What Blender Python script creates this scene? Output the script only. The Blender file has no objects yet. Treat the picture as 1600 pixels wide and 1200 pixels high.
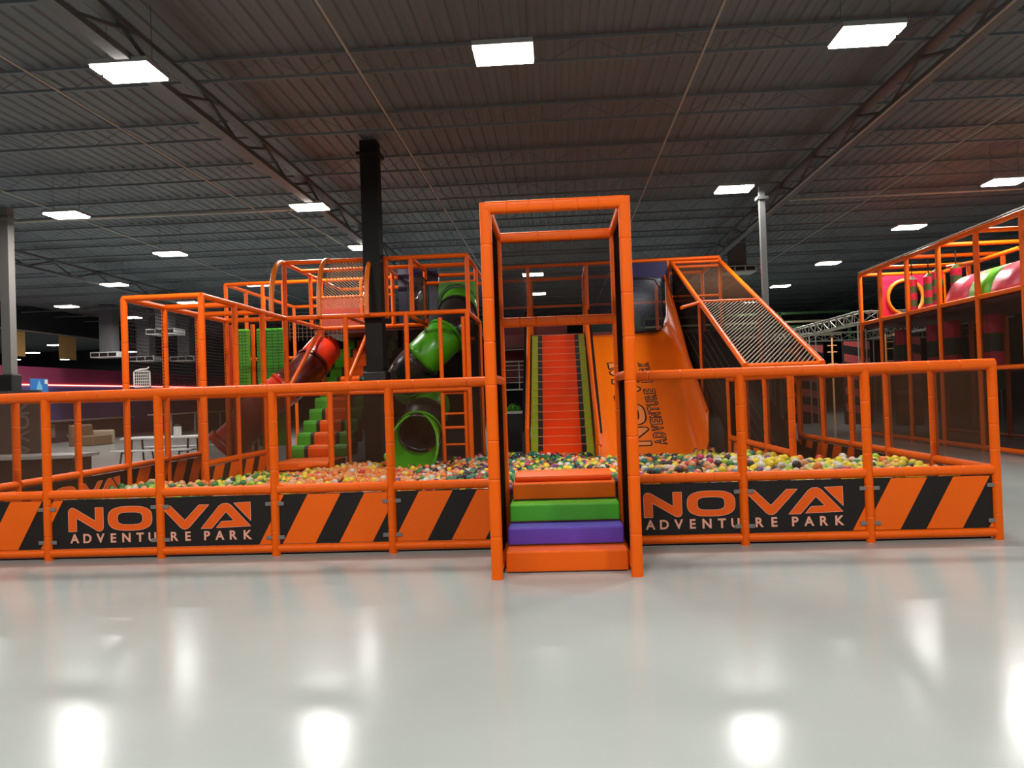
import bpy, bmesh, math, random
from mathutils import Vector, Matrix
random.seed(7)
scene = bpy.context.scene
COL = scene.collection
V = Vector
PI = math.pi

# ------------------------------------------------------------------ camera, world, exposure
def setup_camera():
    f, p, y, r = 1209.36, 0.0137, 0.059, -0.0343
    fwd = V((-math.sin(y) * math.cos(p), math.cos(y) * math.cos(p), math.sin(p)))
    right = V((math.cos(y), math.sin(y), 0)); up = right.cross(fwd)
    R = math.cos(r) * right + math.sin(r) * up
    U = -math.sin(r) * right + math.cos(r) * up
    cam = bpy.data.cameras.new('camera'); o = bpy.data.objects.new('camera', cam); COL.objects.link(o)
    cam.sensor_fit = 'HORIZONTAL'; cam.sensor_width = 36.0; cam.lens = 36.0 * f / 1600.0
    cam.clip_start = 0.05; cam.clip_end = 300
    m = Matrix((R, U, -fwd)).transposed().to_4x4(); m.translation = (-0.0223, -7.7258, 1.55)
    o.matrix_world = m; scene.camera = o
setup_camera()
world = bpy.data.worlds.new('world'); scene.world = world; world.use_nodes = True
world.node_tree.nodes['Background'].inputs[0].default_value = (0.9, 0.95, 1.0, 1)
world.node_tree.nodes['Background'].inputs[1].default_value = 0.012
scene.view_settings.view_transform = 'Standard'
scene.view_settings.look = 'None'
scene.view_settings.gamma = 1.0
scene.view_settings.use_curve_mapping = False
scene.view_settings.exposure = 0.07
LAMP_W = 160.0          # watts of each ceiling lamp
LAMP_GLOW = 16.0
CAM = V((-0.0223, -7.7258, 1.55))

# ------------------------------------------------------------------ materials
MATS = {}
def s2l(c):
    return tuple(((v / 255) / 12.92 if v / 255 <= 0.04045 else ((v / 255 + 0.055) / 1.055) ** 2.4) for v in c)
def mat(name, rgb, rough=0.5, var=0.06, scale=6.0, spec=0.5, metal=0.0, bump=0.0, bscale=40.0, emit=None, coat=0.0):
    if name in MATS: return MATS[name]
    m = bpy.data.materials.new(name); m.use_nodes = True; MATS[name] = m
    nt = m.node_tree; b = nt.nodes['Principled BSDF']
    c = s2l(rgb)
    tc = nt.nodes.new('ShaderNodeTexCoord')
    no = nt.nodes.new('ShaderNodeTexNoise'); no.inputs['Scale'].default_value = scale; no.inputs['Detail'].default_value = 3
    nt.links.new(tc.outputs['Object'], no.inputs['Vector'])
    mx = nt.nodes.new('ShaderNodeMix'); mx.data_type = 'RGBA'
    mx.inputs['A'].default_value = tuple(v * (1 - var) for v in c) + (1,)
    mx.inputs['B'].default_value = tuple(min(1, v * (1 + var)) for v in c) + (1,)
    nt.links.new(no.outputs['Fac'], mx.inputs['Factor'])
    nt.links.new(mx.outputs['Result'], b.inputs['Base Color'])
    b.inputs['Roughness'].default_value = rough; b.inputs['Metallic'].default_value = metal
    b.inputs['Specular IOR Level'].default_value = spec
    if coat: b.inputs['Coat Weight'].default_value = coat; b.inputs['Coat Roughness'].default_value = 0.1
    if bump:
        n2 = nt.nodes.new('ShaderNodeTexNoise'); n2.inputs['Scale'].default_value = bscale
        nt.links.new(tc.outputs['Object'], n2.inputs['Vector'])
        bp = nt.nodes.new('ShaderNodeBump'); bp.inputs['Strength'].default_value = bump; bp.inputs['Distance'].default_value = 0.02
        nt.links.new(n2.outputs['Fac'], bp.inputs['Height']); nt.links.new(bp.outputs['Normal'], b.inputs['Normal'])
    if emit:
        b.inputs['Emission Color'].default_value = s2l(emit[0]) + (1,); b.inputs['Emission Strength'].default_value = emit[1]
    return m
def sheet(name, rgb, fac, gloss=0.0, rough=0.15):
    """a see-through sheet: fine mesh or clear vinyl that covers the share fac of what lies behind"""
    if name in MATS: return MATS[name]
    m = bpy.data.materials.new(name); m.use_nodes = True; MATS[name] = m
    nt = m.node_tree; nt.nodes.clear()
    out = nt.nodes.new('ShaderNodeOutputMaterial'); tr = nt.nodes.new('ShaderNodeBsdfTransparent')
    df = nt.nodes.new('ShaderNodeBsdfDiffuse'); df.inputs[0].default_value = s2l(rgb) + (1,)
    mx = nt.nodes.new('ShaderNodeMixShader'); mx.inputs[0].default_value = fac
    nt.links.new(tr.outputs[0], mx.inputs[1]); nt.links.new(df.outputs[0], mx.inputs[2])
    last = mx
    if gloss:
        gl = nt.nodes.new('ShaderNodeBsdfGlossy'); gl.inputs['Roughness'].default_value = rough
        m2 = nt.nodes.new('ShaderNodeMixShader'); m2.inputs[0].default_value = gloss
        nt.links.new(mx.outputs[0], m2.inputs[1]); nt.links.new(gl.outputs[0], m2.inputs[2]); last = m2
    nt.links.new(last.outputs[0], out.inputs[0])
    return m

ORANGE = mat('orange_vinyl', (240, 97, 3), 0.4, 0.07, 3, spec=.22)
ORANGE_D = mat('orange_vinyl_panel', (240, 98, 2), 0.45, 0.05, 3, spec=.28)
BLACK = mat('black_panel', (28, 23, 22), 0.5, 0.1, spec=.3)
BLACKPAD = mat('black_vinyl', (24, 22, 22), 0.45, 0.1)
LETTER = mat('pale_lettering', (236, 166, 140), 0.5, 0.04)
LOGO = mat('orange_lettering', (238, 92, 14), 0.45, 0.04, spec=.28)
INK = mat('black_ink', (32, 12, 8), 0.5, 0.05)
CLIP = mat('grey_clip', (120, 112, 108), 0.4, 0.1)
GREEN = mat('green_vinyl', (78, 178, 38), 0.38, 0.06, 3)
LIME = mat('lime_vinyl', (172, 186, 16), 0.42, 0.06, 3)
PURPLE = mat('purple_vinyl', (98, 66, 186), 0.38, 0.06, 3)
RED = mat('red_vinyl', (244, 70, 4), 0.45, 0.05, 3, spec=.2)
SLIDEO = mat('orange_slide', (250, 116, 8), 0.32, 0.04, 2, spec=.35)
GREENP = mat('green_plastic', (70, 150, 22), 0.28, 0.06, 4)
BLACKP = mat('black_plastic', (34, 34, 32), 0.28, 0.08, 4)
REDP = mat('red_plastic', (200, 46, 20), 0.3, 0.06, 4)
PINK = mat('pink_vinyl', (225, 24, 62), 0.4, 0.05)
ROSE = mat('rose_vinyl', (226, 84, 104), 0.4, 0.05)
LGREEN = mat('bright_green_vinyl', (110, 205, 50), 0.4, 0.05)
MAROON = mat('maroon_pad', (96, 24, 16), 0.5, 0.08)
DGREY = mat('dark_grey_paint', (52, 52, 54), 0.6, 0.1)
PILLAR = mat('charcoal_paint', (27, 26, 25), 0.6, 0.08, spec=.2)
STEEL = mat('grey_steel', (120, 120, 118), 0.4, 0.1, metal=0.6)
ALU = mat('aluminium', (176, 172, 160), 0.35, 0.08, metal=0.7)
WHITE = mat('white_plastic', (222, 222, 218), 0.4, 0.03)
STRING = mat('black_net_cord', (16, 15, 15), 0.7, 0.1)
PCORD = mat('pale_net_cord', (150, 122, 96), 0.6, 0.1)
NET_L = sheet('fine_net_light', (92, 62, 44), 0.24)
NET_M = sheet('fine_net', (56, 44, 36), 0.52)
NET_D = sheet('fine_net_dense', (40, 33, 29), 0.72)
VINYL = sheet('clear_tinted_vinyl', (40, 40, 58), 0.5, 0.015, 0.12)

# ------------------------------------------------------------------ mesh helpers
def prop(o, label=None, cat=None, group=None, kind=None):
    if label: o['label'] = label
    if cat: o['category'] = cat
    if group: o['group'] = group
    if kind: o['kind'] = kind
    return o
def thing(name, loc, label, cat, group=None):
    o = bpy.data.objects.new(name, None); COL.objects.link(o); o.location = loc; o.empty_display_size = 0.1
    o['org'] = list(loc)
    return prop(o, label, cat, group)
def org(o):
    while o is not None:
        if 'org' in o: return V(o['org'])
        o = o.parent
    return V((0, 0, 0))
class MB:
    def __init__(s): s.v = []; s.f = []; s.m = []; s.sm = []; s.cur = 0
    def add(s, vs, fs, smooth=False):
        n = len(s.v); s.v += [tuple(a) for a in vs]
        for a in fs: s.f.append(tuple(n + i for i in a)); s.m.append(s.cur); s.sm.append(smooth)
        return s
    def box(s, a, b):
        (x0, y0, z0), (x1, y1, z1) = a, b
        if x0 > x1: x0, x1 = x1, x0
        if y0 > y1: y0, y1 = y1, y0
        if z0 > z1: z0, z1 = z1, z0
        return s.add([(x0, y0, z0), (x1, y0, z0), (x1, y1, z0), (x0, y1, z0), (x0, y0, z1), (x1, y0, z1), (x1, y1, z1), (x0, y1, z1)],
              [(0, 3, 2, 1), (4, 5, 6, 7), (0, 1, 5, 4), (1, 2, 6, 5), (2, 3, 7, 6), (3, 0, 4, 7)])
    def tube(s, pts, r, n=10, caps=True, rs=None, sq=0.0, smooth=True):
        pts = [V(p) for p in pts]; rings = []; u = None
        for i, p in enumerate(pts):
            d = (pts[min(i + 1, len(pts) - 1)] - pts[max(i - 1, 0)]).normalized()
            if u is None:
                u = d.cross(V((0, 0, 1)))
                if u.length < 1e-3: u = V((1, 0, 0))
            u = (u - d * u.dot(d)).normalized(); w = d.cross(u)
            rr = rs[i] if rs else r; ring = []
            for k in range(n):
                a = 2 * PI * (k + 0.5) / n; c, q = math.cos(a), math.sin(a)
                if sq:
                    g = 1.0 / ((abs(c) ** sq + abs(q) ** sq) ** (1.0 / sq)); c *= g; q *= g
                ring.append(p + u * (rr * c) + w * (rr * q))
            rings.append(ring)
        vs = [p for ring in rings for p in ring]; fs = []
        for i in range(len(pts) - 1):
            for k in range(n):
                fs.append((i * n + k, i * n + (k + 1) % n, (i + 1) * n + (k + 1) % n, (i + 1) * n + k))
        s.add(vs, fs, smooth)
        if caps:
            s.add(rings[0], [tuple(range(n - 1, -1, -1))]); s.add(rings[-1], [tuple(range(n))])
        return s
    def loft(s, rows, closed=False, smooth=True, flip=False):
        n = len(rows[0]); vs = [p for r in rows for p in r]; fs = []
        for i in range(len(rows) - 1):
            for k in range(n if closed else n - 1):
                q = (i * n + k, i * n + (k + 1) % n, (i + 1) * n + (k + 1) % n, (i + 1) * n + k)
                fs.append(q[::-1] if flip else q)
        return s.add(vs, fs, smooth)
    def prism(s, poly, o, ax, ay, an, d):
        """flat polygon (2D points) in the frame o, ax, ay, pushed out along an by d"""
        o, ax, ay, an = V(o), V(ax), V(ay), V(an); n = len(poly)
        a = [o + ax * x + ay * y for x, y in poly]; b = [p + an * d for p in a]
        fs = [tuple(range(n - 1, -1, -1)), tuple(range(n, 2 * n))] + [(k, (k + 1) % n, n + (k + 1) % n, n + k) for k in range(n)]
        return s.add(a + b, fs)
    def sphere(s, c, r, nu=8, nv=6):
        vs = [(c[0], c[1], c[2] - r)]
        for j in range(1, nv):
            t = -PI / 2 + PI * j / nv
            for k in range(nu): vs.append((c[0] + r * math.cos(t) * math.cos(2 * PI * k / nu), c[1] + r * math.cos(t) * math.sin(2 * PI * k / nu), c[2] + r * math.sin(t)))
        vs.append((c[0], c[1], c[2] + r)); L = len(vs) - 1; fs = []
        for k in range(nu):
            fs.append((0, 1 + (k + 1) % nu, 1 + k)); fs.append((L, L - nu + k, L - nu + (k + 1) % nu))
            for j in range(nv - 2):
                a = 1 + j * nu; fs.append((a + k, a + (k + 1) % nu, a + nu + (k + 1) % nu, a + nu + k))
        return s.add(vs, fs, True)
    def mesh(s, name, mats, off=V((0, 0, 0))):
        me = bpy.data.meshes.new(name)
        me.from_pydata([(a[0] - off[0], a[1] - off[1], a[2] - off[2]) for a in s.v], [], s.f)
        for m in (mats if isinstance(mats, (list, tuple)) else [mats]): me.materials.append(m)
        me.polygons.foreach_set('use_smooth', s.sm)
        if any(s.m): me.polygons.foreach_set('material_index', s.m)
        me.update(); return me
    def build(s, name, mats, parent=None, bevel=0.0):
        o = bpy.data.objects.new(name, s.mesh(name, mats, org(parent))); COL.objects.link(o)
        if parent is not None: o.parent = parent
        if bevel:
            b = o.modifiers.new('bevel', 'BEVEL'); b.width = bevel; b.segments = 3; b.limit_method = 'ANGLE'
        return o
def box(name, a, b, m, parent=None, bevel=0.0): return MB().box(a, b).build(name, m, parent, bevel)
def place(name, me, parent, loc, rot=None):
    """an object that shares mesh data, put at world position loc under its thing"""
    o = bpy.data.objects.new(name, me); COL.objects.link(o); o.location = V(loc) - org(parent)
    if parent is not None: o.parent = parent
    if rot is not None: o.rotation_mode = 'QUATERNION'; o.rotation_quaternion = rot
    return o
TUBES = {}
def pipe(name, p0, p1, parent, r=0.05, m=None, seg=0.0, sq=0.0, n=12):
    """padded tube: sleeves butt against each other in small recessed joints every seg metres"""
    m = m or ORANGE; p0, p1 = V(p0), V(p1); L = (p1 - p0).length
    key = (round(L, 3), r, m.name, seg, sq, n)
    if key not in TUBES:
        zs, rs = [0.0], [r]
        if seg:
            k = max(1, round(L / seg)); rnd = random.Random(hash(key[:2]) & 0xffff)
            for i in range(1, k):
                z = L * (i + rnd.uniform(-0.12, 0.12)) / k
                zs += [z - 0.014, z - 0.005, z - 0.002, z + 0.002, z + 0.005, z + 0.014]; rs += [r, r * .995, r * 0.93, r * 0.93, r * .995, r]
        zs.append(L); rs.append(r)
        mb = MB(); mb.tube([(0, 0, z) for z in zs], r, n, True, rs, sq)
        TUBES[key] = mb.mesh(name, m)
    d = (p1 - p0).normalized()
    if abs(d.z) > 0.999: q = Matrix.Identity(3).to_quaternion() if d.z > 0 else Matrix.Rotation(PI, 3, 'X').to_quaternion()
    else:
        x = d.cross(V((0, 0, 1))).normalized(); y = d.cross(x); q = Matrix((x, y, d)).transposed().to_quaternion()
    return place(name, TUBES[key], parent, p0, q)
def quad(name, pts, m, parent, th=0.006):
    """a thin sheet (net, vinyl): one face"""
    return MB().add(pts, [(0, 1, 2, 3)]).build(name, m, parent)
def strings(mb, P00, P10, P11, P01, n, r=0.006, mode='u', k=0.5):
    """cords of a net stretched on the quad; mode u / v: straight, d: diagonal"""
    P00, P10, P11, P01 = map(V, (P00, P10, P11, P01))
    f = lambda u, v: (P00 * (1 - u) + P10 * u) * (1 - v) + (P01 * (1 - u) + P11 * u) * v
    for i in range(1, n):
        t = i / n
        if mode == 'u': a, b = f(0, t), f(1, t)
        elif mode == 'v': a, b = f(t, 0), f(t, 1)
        else:
            c = -k + (1 + k) * t if k > 0 else (1 - k) * t   # line u = c + k*v, clipped to the unit square
            pts = []
            v0, v1 = (0 - c) / k, (1 - c) / k
            lo, hi = max(0, min(v0, v1)), min(1, max(v0, v1))
            if hi - lo < 0.02: continue
            a, b = f(c + k * lo, lo), f(c + k * hi, hi)
        mb.tube([a, b], r, 4, False, smooth=False)

# ------------------------------------------------------------------ room shell
FLOORM = bpy.data.materials.new('epoxy_floor'); FLOORM.use_nodes = True
def floor_nodes():
    nt = FLOORM.node_tree; b = nt.nodes['Principled BSDF']
    tc = nt.nodes.new('ShaderNodeTexCoord')
    n1 = nt.nodes.new('ShaderNodeTexNoise'); n1.inputs['Scale'].default_value = 0.35; n1.inputs['Detail'].default_value = 5
    nt.links.new(tc.outputs['Object'], n1.inputs['Vector'])
    cr = nt.nodes.new('ShaderNodeValToRGB'); cr.color_ramp.elements[0].color = s2l((158, 163, 158)) + (1,); cr.color_ramp.elements[1].color = s2l((173, 178, 173)) + (1,)
    cr.color_ramp.elements[0].position = 0.3; cr.color_ramp.elements[1].position = 0.7
    nt.links.new(n1.outputs['Fac'], cr.inputs[0]); nt.links.new(cr.outputs[0], b.inputs['Base Color'])
    b.inputs['Roughness'].default_value = 0.18; b.inputs['Specular IOR Level'].default_value = 0.2
    n2 = nt.nodes.new('ShaderNodeTexNoise'); n2.inputs['Scale'].default_value = 2.2; n2.inputs['Detail'].default_value = 6
    nt.links.new(tc.outputs['Object'], n2.inputs['Vector'])
    bp = nt.nodes.new('ShaderNodeBump'); bp.inputs['Strength'].default_value = 0.08; bp.inputs['Distance'].default_value = 0.03
    nt.links.new(n2.outputs['Fac'], bp.inputs['Height']); nt.links.new(bp.outputs['Normal'], b.inputs['Normal'])
floor_nodes()
prop(box('floor', (-60, -22, -0.1), (34, 62, 0), FLOORM), 'glossy grey epoxy floor of the hall', 'floor', kind='structure')
CEILM = mat('black_deck_paint', (100, 107, 112), 0.65, 0.12, 1.0)
WALLM = mat('charcoal_wall', (36, 36, 40), 0.7, 0.08)
# corrugated deck: ribs run across the hall
def deck():
    mb = MB(); rows = []
    x = -60.0; p = 0.24; zc = 6.75
    while x < 34:
        for dx, z in ((0, 0), (0.09, 0), (0.12, 0.028), (0.21, 0.028)): rows.append([(x + dx, -22, zc + z), (x + dx, 62, zc + z)])
        x += p
    mb.loft(rows, smooth=False)
    mb.box((-60, -22, 6.85), (34, 62, 6.95))
    return prop(mb.build('ceiling', CEILM), 'dark corrugated metal roof deck', 'ceiling', kind='structure')
ceiling = deck(); ceiling['org'] = [0, 0, 0]
def joist_mesh():
    mb = MB(); x0, x1 = -30, 26
    for z in (6.70, 6.38): mb.box((x0, -0.03, z - 0.02), (x1, 0.03, z + 0.02))
    n = int((x1 - x0) / 0.6)
    for i in range(n):
        a, b = x0 + 0.6 * i, x0 + 0.6 * (i + 1)
        za, zb = (6.38, 6.70) if i % 2 == 0 else (6.70, 6.38)
        mb.tube([(a, 0, za), (b, 0, zb)], 0.006, 3, False, smooth=False)
    return mb.mesh('joist', CEILM)
jm = joist_mesh()
for i in range(21): place('joist', jm, ceiling, (0, -4.0 + 2.5 * i, 0))
GIRD = mat('girder_paint', (84, 86, 88), 0.5, 0.1)
def girder(x, z0=5.95, z1=6.3, y0=-20, y1=58, w=0.09, m=GIRD):
    mb = MB(); mb.box((x - w, y0, z0 - 0.05), (x + w, y1, z0 + 0.03)); mb.box((x - w, y0, z1), (x + w, y1, z1 + 0.06))
    n = int((y1 - y0) / 1.2)
    for i in range(n):
        a = y0 + 1.2 * i; mb.tube([(x, a, z0 if i % 2 else z1), (x, a + 1.2, z1 if i % 2 else z0)], 0.03, 5, False, smooth=False)
    return mb.build('girder', m, ceiling)
for x in (-16.0, -5.3, 5.48, 16.0): girder(x)
for x, z, r in ((-11.8, 6.3, 0.016), (-7.28, 6.3, 0.018), (-2.72, 6.3, 0.018), (2.19, 6.3, 0.018), (8.2, 6.3, 0.016)):
    MB().tube([(x, -20, z), (x, 58, z)], r, 6).build('conduit_or_lit_edge', mat('pale_conduit', (168, 164, 156), .5), ceiling)
MB().tube([(-25.9, 9.6, 6.05), (-5.35, 10.0, 6.05)], 0.035, 6).build('conduit_or_lit_edge', mat('pale_conduit', (168, 164, 156), .5), ceiling)
MB().tube([(5.5, 11.4, 6.05), (24, 11.4, 6.05)], 0.03, 6).build('conduit_or_lit_edge', mat('pale_conduit', (168, 164, 156), .5), ceiling)
MB().tube([(-6.15, 9.9, 6.0), (-6.0, 15.0, 6.0)], .022, 6).build('conduit_or_lit_edge', ALU, ceiling)
MB().tube([(5.37, 0, 5.88), (5.37, 14, 5.88)], .02, 6).build('conduit_or_lit_edge', ALU, ceiling)  # pale pipe added in place of the girder's lit bottom edge
prop(box('wall_back', (-60, 58, 0), (34, 58.3, 6.74), WALLM), 'dark back wall of the hall', 'wall', kind='structure')
prop(box('wall_right', (30, -22, 0), (30.3, 58, 6.74), WALLM), 'dark side wall of the hall', 'wall', kind='structure')
prop(box('wall_front', (-60, -20.3, 0), (34, -20, 6.74), mat('entry_wall', (120, 116, 112), 0.7)), 'grey wall behind the viewer', 'wall', kind='structure')
# low partition and header towards the next hall
wl = MB().box((-26.2, 4, 0), (-26, 57.9, 2.82)).build('wall_left', mat('blue_wall', (92, 90, 150), 0.55, 0.05)); prop(wl, 'blue lower part of the partition wall', 'wall', kind='structure'); wl['org'] = [0, 0, 0]
MB().box((-26.25, 4, 2.88), (-25.97, 57.9, 3.75)).build('purple_band', mat('plum_paint', (168, 70, 104), 0.5, 0.05), wl)
MB().box((-26.2, 4, 2.82), (-25.93, 57.9, 2.88)).build('light_strip', mat('coral_strip', (250, 120, 100), 0.4, 0.02, emit=((255, 120, 110), 5.0)), wl)
MB().box((-26.2, 4, 5.5), (-26, 57.9, 6.74)).build('header', WALLM, wl)
MB().box((-26.0, 4, 5.47), (-25.96, 57.9, 5.53)).build('header_trim', mat('pale_trim', (150, 145, 135), 0.5), wl)
prop(box('wall_far_left', (-58, 4, 0), (-57.8, 58, 6.74), WALLM), 'far wall of the next hall', 'wall', kind='structure')
prop(box('wall_left_near', (-26.2, -20, 0), (-26, 4, 6.74), WALLM), 'dark wall beside the entry', 'wall', kind='structure')

def pillar(x, y, w, m, base, label, top=6.7):
    t = thing('pillar', (x, y, 0), label, 'pillar'); t['kind'] = 'structure'
    box('shaft', (x - w, y - w, 0), (x + w, y + w, top), m, t)
    if base: box('base_pad', (x - w - 0.06, y - w - 0.06, 0), (x + w + 0.06, y + w + 0.06, base), BLACKPAD, t, 0.03)
    box('cap_plate', (x - w - 0.06, y - w - 0.06, top - 0.3), (x + w + 0.06, y + w + 0.06, top - 0.24), m, t)
    return t
pillar(-12.43, 9.15, 0.105, mat('grey_column', (112, 108, 104), 0.5), 2.4, 'grey steel column with black padded base by the plum wall', 6.2)
pillar(-3.62, 7.55, 0.17, PILLAR, 2.1, 'thick black column rising between the climbing tower frames')
pillar(4.6, 9.58, 0.06, STEEL, 0, 'slim grey column behind the net covered ramp', 5.95)

# ------------------------------------------------------------------ ceiling lamps
GLOWM = mat('lamp_diffuser', (255, 252, 244), 0.4, 0.0, emit=((255, 250, 240), LAMP_GLOW))
HOUSE = mat('lamp_housing', (150, 150, 150), 0.4)
def lamp_meshes():
    h = MB().box((-0.38, -0.29, 0.03), (0.38, 0.29, 0.09)).mesh('housing', HOUSE)
    d = MB().box((-0.37, -0.115, 0.0), (0.37, 0.115, 0.035)).mesh('diffuser', GLOWM)
    s = MB().tube([(0, 0, 0.09), (0, 0, 0.88)], 0.005, 4).mesh('hanger', STEEL)
    return h, d, s
LH, LD, LS = lamp_meshes()
def lamp(x, y, label, group, z=5.85, w=LAMP_W):
    t = thing('ceiling_lamp', (x, y, z), label, 'lamp', group)
    place('housing', LH, t, (x, y, z)); place('hanger', LS, t, (x - .3, y, z)); place('hanger', LS, t, (x + .3, y, z))
    place('diffuser', LD, t, (x, y - 0.15, z)); place('diffuser', LD, t, (x, y + 0.15, z))
    if w:
        ld = bpy.data.lights.new('lamp_light', 'AREA'); ld.shape = 'RECTANGLE'; ld.size = 0.76; ld.size_y = 0.56
        ld.energy = w; ld.color = (1.0, 0.985, 0.955); ld.spread = PI
        o = bpy.data.objects.new('lamp_light', ld); COL.objects.link(o); o.parent = t; o.location = (0, 0, -0.02)
VIS = [(-5.39, 1.9, 'large twin panel ceiling lamp above the netted cage, upper left'), (-0.56, 2.03, 'twin panel ceiling lamp straight above the entrance arch'),
       (3.97, 2.13, 'large twin panel ceiling lamp nearest the roof truss, upper right'), (-5.39, 9.15, 'ceiling lamp next to the bright diagonal pipe left of the tower'),
       (-10.77, 8.8, 'ceiling lamp just beside the top of the grey column'), (3.97, 9.41, 'ceiling lamp beside the top of the slim grey column'),
       (9.99, 9.93, 'ceiling lamp over the far structure, at the photo edge'), (-5.39, 13.93, 'ceiling lamp seen touching the thick black column'),
       (-10.86, 13.58, 'ceiling lamp above and before the netted cage top, second row'), (9.99, 14.62, 'ceiling lamp above the end of the second play structure'),
       (-15.38, 18.44, 'ceiling lamp over the open floor left of the cage'), (-10.86, 19.83, 'ceiling lamp seen behind the first roof hoop'),
       (9.81, 20.62, 'ceiling lamp left of the pink panel structure, middle distance'), (9.81, 26.61, 'ceiling lamp farthest along the row beside the slim column'),
       (-20.42, 23.48, 'ceiling lamp in front of the dark header wall'), (-15.38, 23.92, 'ceiling lamp seen inside the top of the netted cage'),
       (-20.33, 28.26, 'ceiling lamp seen just right of the cage corner post'), (-0.78, 25.74, 'ceiling lamp seen through the arch net, lower one'),
       (-0.78, 20.27, 'ceiling lamp seen through the arch net, upper one'), (-7.39, 23.31, 'small ceiling lamp seen through the roof hoops'), (10.07, 32.43, 'tiny far ceiling lamp above the aluminium truss')]
for x, y, l in VIS: lamp(x, y, l, 'hall ceiling lamps in view')
for y in (-5.2, -12.4):
    for x in (-10.8, -5.39, -0.56, 3.97, 9.99): lamp(x, y, 'twin panel ceiling lamp behind the viewer', 'ceiling lamps behind the viewer')
for x, y in ((-10.8, 1.9), (9.99, 2.2), (15.4, 2.2), (15.4, 9.9), (-20.4, 18.4), (-20.4, 12.5), (-20.4, 7.5)): lamp(x, y, 'unseen twin panel ceiling lamp beside the view', 'ceiling lamps behind the viewer')  # unseen lamps; the far left ones are added to brighten the plum wall
for i, (x, y) in enumerate(((-31.3, 38.9), (-36.6, 44.3), (-42.5, 50.5), (-39.5, 52.5), (-34.8, 50.5), (-30.8, 47.0), (-44, 34))):
    lamp(x, y, 'small ceiling lamp in the hall beyond the plum wall', 'lamps of the hall beyond', z=5.6, w=50)

# ------------------------------------------------------------------ lettering and panels
NP = [(0, 0), (0, .85), (.04, .94), (.13, 1), (.22, 1), (.30, .96), (1.165, .43), (1.165, 1), (1.515, 1), (1.515, .15), (1.475, .05), (1.39, 0), (1.29, 0), (1.21, .04), (.35, .57), (.35, 0)]
VP_ = [(-1.05, 1), (-.62, 1), (0, .37), (.62, 1), (1.05, 1), (.2, .08), (.1, .01), (0, -.01), (-.1, .01), (-.2, .08)]
AP = [(0, 0), (.79, .94), (.94, 1.03), (1.15, 1.04), (1.30, .96), (2.12, .06), (.655, .02), (.88, .285), (1.42, .31), (1.08, .68), (.467, 0)]
TP = [(1.42, 1.04), (2.13, 1.07), (2.13, .285)]
def ring_o(w=1.9, h=1.02, n=36):
    out, inn = [], []
    for k in range(n):
        a = 2 * PI * k / n; c, s = math.cos(a), math.sin(a); e = 2.9
        g = 1 / ((abs(c) ** e + abs(s) ** e) ** (1 / e)); out.append((w / 2 + w / 2 * c * g, h / 2 + h / 2 * s * g))
        e = 3.4; g = 1 / ((abs(c) ** e + abs(s) ** e) ** (1 / e)); inn.append((w / 2 + (w / 2 - .41) * c * g, h / 2 + (h / 2 - .25) * s * g))
    return out, inn
FONTM = {}
def font_poly(ch):
    """outline mesh of one capital of Blender's built-in sans, 1 unit high"""
    if ch in FONTM: return FONTM[ch]
    cu = bpy.data.curves.new('letter', 'FONT'); cu.body = ch; cu.size = 1.0; cu.fill_mode = 'FRONT'; cu.offset = 0.026; cu.resolution_u = 4
    o = bpy.data.objects.new('letter', cu); COL.objects.link(o)
    dg = bpy.context.evaluated_depsgraph_get(); me = o.evaluated_get(dg).to_mesh()
    vs = [(v.co.x, v.co.y) for v in me.vertices]; fs = [tuple(p.vertices) for p in me.polygons]
    bpy.data.objects.remove(o); bpy.data.curves.remove(cu)
    x0, x1 = min(v[0] for v in vs), max(v[0] for v in vs); y0, y1 = min(v[1] for v in vs), max(v[1] for v in vs)
    cnt = {}
    for f in fs:
        for i in range(len(f)):
            e = (f[i], f[(i + 1) % len(f)]); cnt.setdefault(tuple(sorted(e)), []).append(e)
    edges = [l[0] for l in cnt.values() if len(l) == 1]
    FONTM[ch] = ([((x - (x0 + x1) / 2) / (y1 - y0), (y - y0) / (y1 - y0)) for x, y in vs], fs, edges, (x1 - x0) / (y1 - y0))
    return FONTM[ch]
def put_letter(ch, o, ax, ay, an, w, h, m, parent, th=0.003, outline=None):
    vs, fs, edges, asp = font_poly(ch); o, ax, ay, an = V(o), V(ax), V(ay), V(an)
    k = w / asp if w else h
    mb = MB(); n = len(vs)
    P = [o + ax * (x * k) + ay * (y * h) for x, y in vs]
    mb.add(P + [p + an * th for p in P], [tuple(n + i for i in f) for f in fs] + [(a, b, n + b, n + a) for a, b in edges])
    l = mb.build('letter', m, parent)
    if outline:
        ob = MB()
        for a, b in edges: ob.tube([P[a] + an * th, P[b] + an * th], outline, 4, False, smooth=False)
        ob.build('letter_outline', INK, parent)
    return l
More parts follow.
